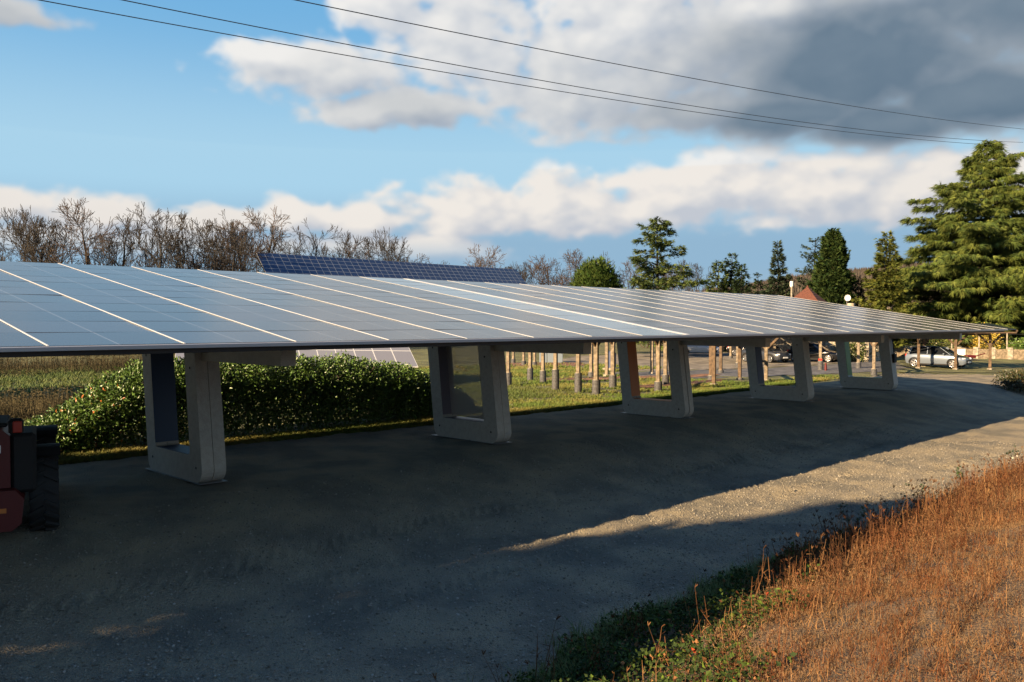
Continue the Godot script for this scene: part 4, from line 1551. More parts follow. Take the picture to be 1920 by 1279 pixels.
func make_timber() -> void:
	var fresh: Material = M.wood
	var aged: Material = M.dark_wood
	# posts standing alone on their footings behind the canopy
	var lone := [
		[30.0, 30.6, 2.1, 0.52, "timber post on a dark pipe footing half hidden behind the frame with the pane"],
		[33.4, 32.4, 2.1, 0.55, "brown timber post on a grey footing above the patch of shaded grass"],
		[32.7, 30.8, 2.1, 0.52, "reddish timber post on a footing beside the shaded grass"],
		[29.4, 26.9, 2.2, 0.74, "pale timber post on the tallest pipe footing"],
		[29.6, 25.7, 2.2, 0.66, "pale paired timber post on a tall pipe footing"],
		[47.7, 48.1, 2.3, 0.3, "distant timber post on a low footing in the bare soil"],
		[45.9, 45.2, 2.3, 0.3, "dark distant timber post on an ochre footing in the bare soil"],
		[45.3, 43.5, 2.3, 0.3, "slim distant timber post at the edge of the bare soil"],
	]
	for q in lone:
		var t := thing("timber_post", q[4], "post", P(q[0], land(q[0], q[1]), q[1]), 0.0, "posts set out behind the canopy")
		post(t, Vector3.ZERO, q[2] * 1.12, 0.165, q[3] * (1.1 if q[1] > 42.0 else 1.3), fresh)
	# braced timber frame with four rows of posts
	var f := thing("timber_pergola", "braced timber post frame standing behind the orange lined concrete frame", "pergola", P(34.8, 0.1, 25.8))
	var o := -f.position
	var ps := [[29.3, 24.4, 0.5, 1], [32.7, 26.2, 0.5, 1], [32.9, 23.7, 0.35, 1], [37.0, 26.2, 0.4, 1], [37.9, 23.9, 0.0, 0], [38.8, 32.7, 0.2, 1], [39.5, 32.1, 0.0, 1], [43.9, 32.1, 0.0, 1], [41.4, 26.3, 0.2, 0]]
	for q in ps:
		var g := land(q[0], q[1])
		post(f, P(q[0], g, q[1]) + o, 2.95 - q[2], 0.18, q[2] * 1.3, fresh if q[3] == 1 else aged)
	var top := 0.1 + 2.9
	var rows := [[[29.3, 24.4], [32.9, 23.7], [37.9, 23.9]], [[32.7, 26.2], [37.0, 26.2], [41.4, 26.3]], [[38.8, 32.7], [43.9, 32.1]]]
	for rw in rows:
		for i in rw.size() - 1:
			beam(f, "beam", P(rw[i][0], top, rw[i][1]) + o, P(rw[i + 1][0], top, rw[i + 1][1]) + o, 0.14, 0.22, aged)
		for q in rw:
			for sd in [-1.0, 1.0]:
				brace(f, P(q[0], 0, q[1]) + o, Vector3(sd, 0, 0), top, 0.75, aged)
	beam(f, "beam", P(29.3, top, 24.4) + o, P(32.7, top, 26.2) + o, 0.14, 0.2, aged)
	beam(f, "beam", P(37.9, top, 23.9) + o, P(41.4, top, 26.3) + o, 0.14, 0.2, aged)
	# carport over the dark car
	carport("timber solar carport over the dark car with the white number plate", [[43.1, 23.9, 0.0, 0], [42.9, 25.4, 0.1, 1], [55.1, 32.8, 0.3, 0], [63.0, 34.2, 0.0, 0], [47.4, 29.4, 0.2, 1], [67.7, 41.0, 0.2, 0]], [[62.2, 30.2], [68.5, 34.5], [64.5, 40.5], [57.0, 37.0]], 2.55, 3.3)
	carport("timber carport posts with red painted bases beside the asphalt drive", [[55.3, 26.7, 0.6, 2], [59.1, 25.8, 0.42, 0], [53.3, 22.3, 0.4, 0]], [], 2.6, 2.6)
	# carport over the silver car
	carport("dark braced timber carport over the silver hatchback", [[62.1, 22.9, 0.0, 1], [64.5, 23.4, 0.0, 1], [63.9, 21.1, 0.0, 1], [65.5, 19.4, 0.0, 1]], [[60.5, 24.6], [65.0, 17.6], [69.6, 20.6], [65.2, 27.6]], 2.5, 2.9)

func carport(label: String, posts: Array, roof: Array, low: float, high: float) -> void:
	var t := thing("timber_carport", label, "carport", P(posts[0][0], land(posts[0][0], posts[0][1]), posts[0][1]))
	var o := -t.position
	for i in posts.size():
		var q: Array = posts[i]
		var g := land(q[0], q[1])
		post(t, P(q[0], g, q[1]) + o, low - q[2] - 0.1, 0.18, q[2], M.dark_wood if q[3] == 1 else M.wood)
		if q[3] == 2:
			part("marker_band", box_mesh(P(q[0], g + q[2] + 0.1, q[1]) + o, Vector3(0.235, 0.14, 0.235), 0.005, Basis(Vector3.UP, 0.3)), M.lamp_red, t)
		var nx: Array = posts[(i + 1) % posts.size()]
		var d := Vector3(nx[0] - q[0], 0, -(nx[1] - q[1]))
		if d.length() < 9.0 and d.length() > 0.1:
			beam(t, "beam", P(q[0], g + low, q[1]) + o, P(nx[0], g + low, nx[1]) + o, 0.16, 0.22, M.dark_wood)
			brace(t, P(q[0], g, q[1]) + o, d.normalized(), low, 0.8, M.dark_wood)
			brace(t, P(q[0], g, q[1]) + o, -d.normalized(), low, 0.8, M.dark_wood)
	if roof.size() == 4:
		# solar roof: a tilted grid of panels between the four corners
		var c := []
		for k in 4:
			c.append(P(roof[k][0], 0.1 + (low + 0.22 if k < 2 else high + 0.22), roof[k][1]) + o)
		var nu := 6
		var nv := 4
		for i in nu:
			for j in nv:
				var f0 := (i + 0.04) / nu
				var f1 := (i + 0.96) / nu
				var g0 := (j + 0.03) / nv
				var g1 := (j + 0.97) / nv
				var b := MB.new()
				b.col = Color(0.014, 0.02, 0.036)
				var a0: Vector3 = c[0].lerp(c[1], f0).lerp(c[3].lerp(c[2], f0), g0)
				var a1: Vector3 = c[0].lerp(c[1], f1).lerp(c[3].lerp(c[2], f1), g0)
				var a2: Vector3 = c[0].lerp(c[1], f1).lerp(c[3].lerp(c[2], f1), g1)
				var a3: Vector3 = c[0].lerp(c[1], f0).lerp(c[3].lerp(c[2], f0), g1)
				var dn := Vector3(0, -0.04, 0)
				b.quad(a0, a1, a2, a3)
				b.quad(a3 + dn, a2 + dn, a1 + dn, a0 + dn)
				b.quad(a0 + dn, a1 + dn, a1, a0)
				b.quad(a1 + dn, a2 + dn, a2, a1)
				b.quad(a2 + dn, a3 + dn, a3, a2)
				b.quad(a3 + dn, a0 + dn, a0, a3)
				part("roof_panel", b.done(), M.glass_cells, t)
		for i in 5:
			var f := i / 4.0
			beam(t, "rafter", c[0].lerp(c[1], f) + Vector3(0, -0.12, 0), c[3].lerp(c[2], f) + Vector3(0, -0.12, 0), 0.08, 0.12, M.dark_wood)
		for g in [0.02, 0.5, 0.98]:
			beam(t, "purlin", c[0].lerp(c[3], g) + Vector3(0, -0.24, 0), c[1].lerp(c[2], g) + Vector3(0, -0.24, 0), 0.1, 0.1, M.dark_wood)

# ---------------------------------------------------------------- other solar arrays
func panel_sheet(w: float, l: float, line: float, cells_x: int, cells_y: int, col: Color, lc: Color) -> ArrayMesh:
	var b := MB.new()
	b.col = lc
	b.box(Transform3D(Basis.IDENTITY, Vector3(0, -0.025, 0)), Vector3(w, 0.05, l))
	b.col = col
	for i in cells_x:
		for j in cells_y:
			var x0 := -w * 0.5 + w * i / cells_x + line
			var x1 := -w * 0.5 + w * (i + 1) / cells_x - line
			var z0 := -l * 0.5 + l * j / cells_y + line
			var z1 := -l * 0.5 + l * (j + 1) / cells_y - line
			b.quad(Vector3(x0, 0.003, z1), Vector3(x1, 0.003, z1), Vector3(x1, 0.003, z0), Vector3(x0, 0.003, z0))
	return b.done()

func solar_array(called: String, label: String, tl: Vector3, along: Vector3, down: Vector3, nx: int, ny: int, mesh: Mesh, m: Material, legs: bool) -> void:
	var t := thing(called, label, "solar array", Vector3(tl.x + along.x * nx * 0.5, 0, tl.z + along.z * nx * 0.5))
	var o := -t.position
	var x := along.normalized()
	var z := down.normalized()
	var y := z.cross(x).normalized()
	for i in nx:
		for j in ny:
			part("panel", mesh, m, t, Transform3D(Basis(x, y, z), tl + along * (i + 0.5) + down * (j + 0.5) + o))
	var rails := 3
	for k in rails:
		var s := ny * (k + 0.5) / rails
		beam(t, "rail", tl + down * s - y * 0.12 + o, tl + down * s + along * nx - y * 0.12 + o, 0.1, 0.1, M.steel_grey)
	if legs:
		var n := 8
		for k in n:
			var a := tl + along * nx * (k + 0.5) / n
			for s in [0.15, 0.85]:
				var p: Vector3 = a + down * ny * s - y * 0.18
				beam(t, "support", p + o, Vector3(p.x, -0.2, p.z) + o + x * 0.001, 0.12, 0.12, M.steel_grey)

func make_arrays() -> void:
	var m1 := panel_sheet(0.985, 0.63, 0.022, 1, 1, Color(0.018, 0.034, 0.08), Color(0.3, 0.31, 0.33))
	var tl := P(49.4, 11.33, 91.8)
	solar_array("tilted_solar_array", "tall blue solar array with white grid lines standing behind the canopy", tl, Vector3(43.9, 0, -1.6) / 44.0, Vector3(0.0, -0.47, 0.43), 44, 6, m1, M.blue_cells, true)
	var m2 := panel_sheet(1.0, 1.64, 0.03, 1, 1, Color(0.03, 0.045, 0.1), Color(0.6, 0.62, 0.65))
	var br := P(25.7, 1.18, 32.3)
	var bl := P(18.8, 1.24, 43.3)
	var al := (br - bl)
	var n := 13
	var dn := br - P(28.6, 2.02, 38.2)
	dn = P(-0.62, -0.7, -1.36)
	solar_array("ground_solar_array", "low pale blue solar array showing over the hedge top", br - al - dn * 3.0, al / n, dn, n, 3, panel_sheet(al.length() / n - 0.01, dn.length() - 0.01, 0.02, 1, 1, Color(0.12, 0.125, 0.145), Color(0.45, 0.46, 0.48)), M.glass_cells, true)

# ---------------------------------------------------------------- vehicles
func wheel(parent: Node, c: Vector3, rad: float, w: float, rim: Material) -> void:
	var b := MB.new()
	b.tube([c + Vector3(0, 0, -w * 0.5), c + Vector3(0, 0, -w * 0.42), c + Vector3(0, 0, w * 0.42), c + Vector3(0, 0, w * 0.5)], [rad * 0.88, rad, rad, rad * 0.88], 22)
	var o := part("wheel", b.done(), M.rubber, parent)
	var r2 := MB.new()
	for sd in [-1.0, 1.0]:
		var z: float = c.z + sd * (w * 0.5 + 0.004)
		for k in 5:
			var an := TAU * k / 5.0
			var d := Vector3(cos(an), sin(an), 0)
			r2.box(Transform3D(Basis(d, Vector3(-d.y, d.x, 0), Vector3(0, 0, 1)), Vector3(c.x, c.y, z) + d * rad * 0.36), Vector3(rad * 0.62, rad * 0.2, 0.02))
		r2.tube([Vector3(c.x, c.y, z - 0.012), Vector3(c.x, c.y, z + 0.012)], [rad * 0.16, rad * 0.16], 12)
		var ring := []
		for k in 25:
			var an := TAU * k / 24.0
			ring.append(Vector3(c.x + cos(an) * rad * 0.68, c.y + sin(an) * rad * 0.68, z))
		var rr := []
		rr.resize(25)
		rr.fill(0.022)
		r2.tube(ring, rr, 5, false)
	part("rim", r2.done(), rim, o)

# body lofted from cross sections along x (front at +x): [x, half width, sill height, belt height, deck height, roof half width, roof height]
func car(called: String, label: String, paint: Material, at: Vector3, turn: float) -> Node3D:
	var t := thing(called, label, "car", at, turn, "parked cars")
	var lower := [[-2.02, 0.70, 0.42, 0.78, 0.86], [-1.9, 0.82, 0.26, 0.82, 0.96], [-1.4, 0.87, 0.22, 0.86, 0.98], [-0.6, 0.88, 0.2, 0.86, 0.97], [0.3, 0.88, 0.2, 0.84, 0.95], [0.95, 0.87, 0.21, 0.82, 0.93], [1.5, 0.85, 0.22, 0.76, 0.84], [1.9, 0.78, 0.24, 0.66, 0.72], [2.06, 0.62, 0.34, 0.56, 0.6]]
	var b := MB.new()
	loft(b, lower, func(s): return [Vector3(s[0], s[2], -s[1] * 0.9), Vector3(s[0], (s[2] + s[3]) * 0.5, -s[1]), Vector3(s[0], s[3], -s[1] * 0.985), Vector3(s[0], s[4], -s[1] * 0.86), Vector3(s[0], s[4] + 0.02, 0), Vector3(s[0], s[4], s[1] * 0.86), Vector3(s[0], s[3], s[1] * 0.985), Vector3(s[0], (s[2] + s[3]) * 0.5, s[1]), Vector3(s[0], s[2], s[1] * 0.9)])
	part("body", b.done(), paint, t)
	var cab := [[-1.86, 0.72, 0.94, 0.58, 1.0], [-1.62, 0.76, 0.95, 0.58, 1.38], [-0.9, 0.78, 0.95, 0.6, 1.49], [0.0, 0.78, 0.94, 0.6, 1.5], [0.35, 0.77, 0.93, 0.58, 1.42], [1.12, 0.7, 0.9, 0.62, 0.93]]
	var g := MB.new()
	loft(g, cab, func(s): return [Vector3(s[0], s[2], -s[1]), Vector3(s[0], s[4], -s[3]), Vector3(s[0], s[4] + 0.015, 0), Vector3(s[0], s[4], s[3]), Vector3(s[0], s[2], s[1])])
	part("windows", g.done(), M.car_glass, t)
	# roof skin and pillars over the glass
	var rf := MB.new()
	loft(rf, [[-1.66, 0.56, 1.385], [-0.9, 0.6, 1.502], [0.0, 0.6, 1.512], [0.32, 0.57, 1.44]], func(s): return [Vector3(s[0], s[2] - 0.05, -s[1] - 0.03), Vector3(s[0], s[2] + 0.005, -s[1]), Vector3(s[0], s[2] + 0.02, 0), Vector3(s[0], s[2] + 0.005, s[1]), Vector3(s[0], s[2] - 0.05, s[1] + 0.03)])
	for sd in [-1.0, 1.0]:
		for q in [[-1.72, 0.95, 0.765, -1.58, 1.4, 0.585, 0.16], [-0.45, 0.95, 0.79, -0.45, 1.47, 0.62, 0.06], [1.08, 0.92, 0.715, 0.34, 1.43, 0.59, 0.05]]:
			rf.tube([Vector3(q[0], q[1], sd * q[2]), Vector3(q[3], q[4], sd * q[5])], [q[6] * 0.5, q[6] * 0.4], 5)
	part("roof", rf.done(), paint, t)
	for x in [-1.32, 1.28]:
		for sd in [-1.0, 1.0]:
			var arch := MB.new()
			var ring := []
			for k in 11:
				var an := PI * k / 10.0
				ring.append(Vector3(x + cos(an) * 0.36, 0.32 + sin(an) * 0.36, sd * 0.865))
			var rr := []
			rr.resize(11)
			rr.fill(0.045)
			arch.tube(ring, rr, 6)
			part("wheel_arch", arch.done(), M.black, t)
			wheel(t, Vector3(x, 0.31, sd * 0.79), 0.31, 0.2, M.chrome)
	for sd in [-1.0, 1.0]:
		part("headlight", box_mesh(Vector3(1.87, 0.66, sd * 0.6), Vector3(0.26, 0.12, 0.28), 0.04, Basis(Vector3.UP, sd * -0.5)), M.lamp_clear, t)
		part("tail_light", box_mesh(Vector3(-1.93, 0.84, sd * 0.66), Vector3(0.14, 0.18, 0.2), 0.03), M.lamp_red, t)
		part("mirror", box_mesh(Vector3(0.72, 0.98, sd * 0.93), Vector3(0.1, 0.12, 0.18), 0.03), paint, t)
		part("door_handle", box_mesh(Vector3(-0.25, 0.82, sd * 0.885), Vector3(0.16, 0.03, 0.03), 0.006), M.chrome, t)
		part("sill_trim", box_mesh(Vector3(0, 0.24, sd * 0.86), Vector3(1.9, 0.09, 0.06), 0.01), M.black, t)
	part("grille", box_mesh(Vector3(2.03, 0.5, 0), Vector3(0.08, 0.12, 0.9), 0.02), M.black, t)
	part("bumper", box_mesh(Vector3(1.98, 0.33, 0), Vector3(0.2, 0.12, 1.2), 0.03), M.black, t)
	part("number_plate", box_mesh(Vector3(2.085, 0.42, 0), Vector3(0.02, 0.11, 0.5), 0.004), M.white_paint, t)
	part("number_plate", box_mesh(Vector3(-2.03, 0.66, 0), Vector3(0.02, 0.11, 0.5), 0.004), M.white_paint, t)
	return t

func loft(b: MB, st: Array, ring: Callable) -> void:
	var rows := []
	for s in st:
		rows.append(ring.call(s))
	var n: int = rows[0].size()
	var base := b.v.size()
	for i in rows.size():
		for k in n:
			var a: Vector3 = rows[maxi(i - 1, 0)][k]
			var c: Vector3 = rows[mini(i + 1, rows.size() - 1)][k]
			var e: Vector3 = rows[i][maxi(k - 1, 0)]
			var f: Vector3 = rows[i][mini(k + 1, n - 1)]
			var nn := (f - e).cross(c - a).normalized()
			var mid: Vector3 = rows[i][k] - Vector3(rows[i][k].x, 0.6, 0)
			if nn.dot(mid) < 0.0:
				nn = -nn
			b.vert(rows[i][k], nn)
	for i in rows.size() - 1:
		for k in n - 1:
			var a := base + i * n + k
			b.ix.append_array([a, a + 1, a + n + 1, a, a + n + 1, a + n])
	for e in [0, rows.size() - 1]:
		var c := Vector3.ZERO
		for p in rows[e]:
			c += p / n
		for k in n - 1:
			if e == 0:
				b.tri(c, rows[e][k + 1], rows[e][k])
			else:
				b.tri(c, rows[e][k], rows[e][k + 1])
		if e == 0:
			b.tri(c, rows[e][0], rows[e][n - 1])
		else:
			b.tri(c, rows[e][n - 1], rows[e][0])

func make_cars() -> void:
	var silver := mat("silver_paint", lin(0.17, 0.205, 0.26), 0.3, 0.4)
	silver.clearcoat_enabled = true
	silver.clearcoat = 0.8
	silver.clearcoat_roughness = 0.05
	var dark := mat("dark_paint", lin(0.02, 0.024, 0.035), 0.25)
	dark.clearcoat_enabled = true
	dark.clearcoat = 0.8
	var black := mat("black_paint", lin(0.008, 0.008, 0.01), 0.25)
	var white := mat("pale_paint", lin(0.55, 0.56, 0.58), 0.3)
	var g := 0.12
	car("hatchback", "silver blue hatchback parked under the braced timber carport", silver, P(64.9, land(64.9, 22.6) + 0.02, 22.6), deg_to_rad(-91.0))
	car("hatchback", "dark blue car with bright headlight and white number plate in the lot", dark, P(63.0, g, 35.0), deg_to_rad(-105.0))
	car("hatchback", "black car parked beside the post with the red band", black, P(66.5, g, 32.6), deg_to_rad(-80.0))
	car("hatchback", "pale grey car at the far side of the parking lot", white, P(72.0, g, 47.0), deg_to_rad(-60.0))
	car("hatchback", "dark car behind the pale grey car in the lot", black, P(74.5, g, 43.2), deg_to_rad(-55.0))

func make_telehandler() -> void:
	# seen from behind under the canopy's shade
	var t := thing("telehandler", "red and black farm telehandler parked in the canopy's shade", "telehandler", P(4.2, land(4.2, 14.9), 14.9), deg_to_rad(-16.3))
	t.scale = Vector3.ONE * 1.04
	var hood := MB.new()
	hood.prism(PackedVector2Array([Vector2(-1.75, 0.85), Vector2(-0.3, 0.85), Vector2(-0.3, 1.62), Vector2(-0.42, 1.74), Vector2(-1.6, 1.8), Vector2(-1.75, 1.7)]), Vector3(0, 0, -0.75), Vector3(1, 0, 0), Vector3(0, 1, 0), 1.5)
	part("engine_hood", hood.done(), M.red_paint, t)
	part("hood_top", box_mesh(Vector3(-0.98, 1.8, -0.72), Vector3(1.3, 0.06, 1.35), 0.02, Basis(Vector3(0, 0, 1), -0.03)), M.black, t)
	var tm := TextMesh.new()
	tm.text = "U"
	tm.font_size = 22
	tm.pixel_size = 0.0085
	tm.depth = 0.006
	var fnt := SystemFont.new()
	fnt.font_names = ["Droid Sans"]
	fnt.font_weight = 700
	fnt.font_italic = true
	tm.font = fnt
	part("lettering", tm, M.white_paint, t, Transform3D(Basis.IDENTITY, Vector3(-0.47, 1.42, 0.006)))
	part("exhaust_housing", box_mesh(Vector3(-0.13, 1.2, -0.6), Vector3(0.34, 0.9, 1.1), 0.05), M.black, t)
	var ml := part("tail_lamp", box_mesh(Vector3(-0.22, 1.76, -0.04), Vector3(0.2, 0.24, 0.16), 0.04), M.black, t)
	part("lens", box_mesh(Vector3(-0.2, 1.76, 0.05), Vector3(0.12, 0.17, 0.03), 0.008), M.lamp_red, ml)
	var cw := MB.new()
	cw.prism(PackedVector2Array([Vector2(-1.75, 0.28), Vector2(-0.28, 0.24), Vector2(-0.16, 0.34), Vector2(-0.12, 0.7), Vector2(-0.24, 0.84), Vector2(-1.75, 0.84)]), Vector3(0, 0, -0.25), Vector3(1, 0, 0), Vector3(0, 1, 0), 0.9)
	var ct := part("counterweight", cw.done(), M.red_paint, t)
	part("reflector", box_mesh(Vector3(-0.42, 0.55, 0.205), Vector3(0.14, 0.07, 0.012), 0.004), M.orange_liner, ct)
	part("chassis", box_mesh(Vector3(-0.95, 0.62, -2.5), Vector3(1.2, 0.5, 4.2), 0.04), M.black, t)
	for q in [[0.14, -0.75], [-2.05, -0.75], [0.14, -3.6], [-2.05, -3.6]]:
		var c := Vector3(q[0], 0.64, q[1])
		var b := MB.new()
		b.tube([c + Vector3(-0.2, 0, 0), c + Vector3(-0.16, 0, 0), c + Vector3(0.16, 0, 0), c + Vector3(0.2, 0, 0)], [0.56, 0.62, 0.62, 0.56], 30)
		for k in 20:
			for sd in [-1.0, 1.0]:
				var an: float = TAU * (k + (0.5 if sd > 0 else 0.0)) / 20.0
				var d := Vector3(0, cos(an), sin(an))
				var tg := Vector3(sd * 0.85, -sin(an) * 0.5, cos(an) * 0.5).normalized()
				b.box(Transform3D(Basis(tg, d, tg.cross(d)), c + Vector3(sd * 0.1, 0, 0) + d * 0.635), Vector3(0.22, 0.05, 0.05))
		var w := part("wheel", b.done(), M.rubber, t)
		part("rim", cyl_mesh(c + Vector3(-0.205, 0, 0), c + Vector3(0.205, 0, 0), 0.33, 0.33, 20), M.red_paint, w)
		var mg := MB.new()
		var prev := []
		for k in 9:
			var an := 0.75 + 1.4 * k / 8.0
			var d := Vector3(0, sin(an + 0.25), cos(an + 0.25))
			var ring := [c + Vector3(-0.23, 0, 0) + d * 0.74, c + Vector3(0.23, 0, 0) + d * 0.74]
			if k > 0:
				mg.quad(prev[0], prev[1], ring[1], ring[0])
				mg.quad(ring[0] - d * 0.02, ring[1] - d * 0.02, prev[1] - d * 0.02, prev[0] - d * 0.02)
			prev = ring
		part("mudguard", mg.done(), M.black, t)
	part("cab", box_mesh(Vector3(-1.75, 1.55, -2.2), Vector3(0.85, 1.5, 1.5), 0.06), M.car_glass, t)
	part("cab_roof", box_mesh(Vector3(-1.75, 2.33, -2.2), Vector3(0.95, 0.07, 1.6), 0.02), M.red_paint, t)
	part("boom", box_mesh(Vector3(-0.95, 1.95, -2.9), Vector3(0.3, 0.34, 4.4), 0.02, Basis(Vector3.RIGHT, 0.1)), M.red_paint, t)

# ---------------------------------------------------------------- buildings and odds and ends
func make_house() -> void:
	var t := thing("tiled_house", "house with a steep red tiled hipped roof among the conifers", "house", P(70.8, 0.05, 35.4), deg_to_rad(10.0))
	part("wall", box_mesh(Vector3(0, 1.75, 0), Vector3(5.0, 3.5, 5.0), 0.02), M.plaster, t)
	var b := MB.new()
	var e := 2.75
	var courses := 16
	for sd in 4:
		var ax := Basis(Vector3.UP, PI * 0.5 * sd)
		for k in courses:
			var f0 := float(k) / courses
			var f1 := (k + 1.06) / courses
			var w0 := e * (1.0 - f0)
			var w1 := e * maxf(1.0 - f1, 0.0)
			var y0 := 3.45 + 2.85 * f0 + 0.03
			var y1 := 3.45 + 2.85 * f1
			b.quad(ax * Vector3(-w0, y0, w0), ax * Vector3(w0, y0, w0), ax * Vector3(w1, y1, w1), ax * Vector3(-w1, y1, w1))
			b.quad(ax * Vector3(-w0, y0 - 0.03, w0), ax * Vector3(w0, y0 - 0.03, w0), ax * Vector3(w0, y0, w0), ax * Vector3(-w0, y0, w0))
	var rf := part("roof", b.done(), M.roof_tile, t)
	part("ridge_cap", cyl_mesh(Vector3(0, 6.2, 0), Vector3(0, 6.42, 0), 0.12, 0.05, 8), M.roof_tile, rf)
	for sd in [-1.0, 1.0]:
		part("window", box_mesh(Vector3(sd * 1.2, 1.9, 2.51), Vector3(0.9, 1.2, 0.06), 0.01), M.car_glass, t)
	part("door", box_mesh(Vector3(0, 1.05, 2.51), Vector3(0.9, 2.1, 0.06), 0.01), M.dark_wood, t)
	# low annex with a chimney that carries the dish
	var a := thing("low_house", "low cream house behind the canopy with a chimney", "house", P(71.0, 0.05, 31.4), deg_to_rad(10.0))
	part("wall", box_mesh(Vector3(0, 1.2, 0), Vector3(4.4, 2.4, 3.4), 0.02), M.plaster, a)
	var g := MB.new()
	g.prism(PackedVector2Array([Vector2(-2.0, 2.38), Vector2(2.0, 2.38), Vector2(0, 3.7)]), Vector3.ZERO, Vector3(0, 0, -1), Vector3(0, 1, 0), 4.7)
	part("roof", g.done(), M.roof_tile, a)
	part("chimney", box_mesh(Vector3(-0.9, 4.0, 0), Vector3(0.5, 1.6, 0.5), 0.02), M.plaster, a)
	part("window", box_mesh(Vector3(0.6, 1.3, 1.71), Vector3(0.9, 1.0, 0.05), 0.01), M.car_glass, a)
	var d := thing("satellite_dish", "white satellite dish on the cream chimney", "satellite dish", P(70.3, 4.85, 31.7), deg_to_rad(-44.0))
	var db := MB.new()
	var n := 20
	var prev: Array = []
	for i in 6:
		var rr := 0.26 * i / 5.0
		var ring := []
		for k in n:
			var an := TAU * k / n
			ring.append(Vector3(cos(an) * rr, 0.45 + sin(an) * rr, 0.10 + rr * rr * 0.6))
		if i > 0:
			for k in n:
				var k2 := (k + 1) % n
				db.quad(prev[k], ring[k], ring[k2], prev[k2])
		prev = ring
	part("reflector", db.done(), M.white_paint, d)
	var ab := MB.new()
	ab.tube([Vector3(0, -0.15, 0), Vector3(0, 0.4, 0.0), Vector3(0, 0.45, 0.08)], [0.025, 0.025, 0.02], 6)
	ab.tube([Vector3(0, 0.18, 0.12), Vector3(0, 0.36, 0.42)], [0.014, 0.014], 5)
	ab.box(Transform3D(Basis.IDENTITY, Vector3(0, 0.37, 0.44)), Vector3(0.06, 0.06, 0.1), 0.01)
	part("arm", ab.done(), M.steel_grey, d)
	var p := thing("utility_pole", "thin pole with a white cap beside the tiled roof", "pole", P(74.5, 0, 38.8))
	part("shaft", cyl_mesh(Vector3(0, 0, 0), Vector3(0, 6.6, 0), 0.11, 0.08, 10), M.plaster, p)
	part("cap", box_mesh(Vector3(0, 6.8, 0), Vector3(0.26, 0.5, 0.26), 0.04), M.white_paint, p)

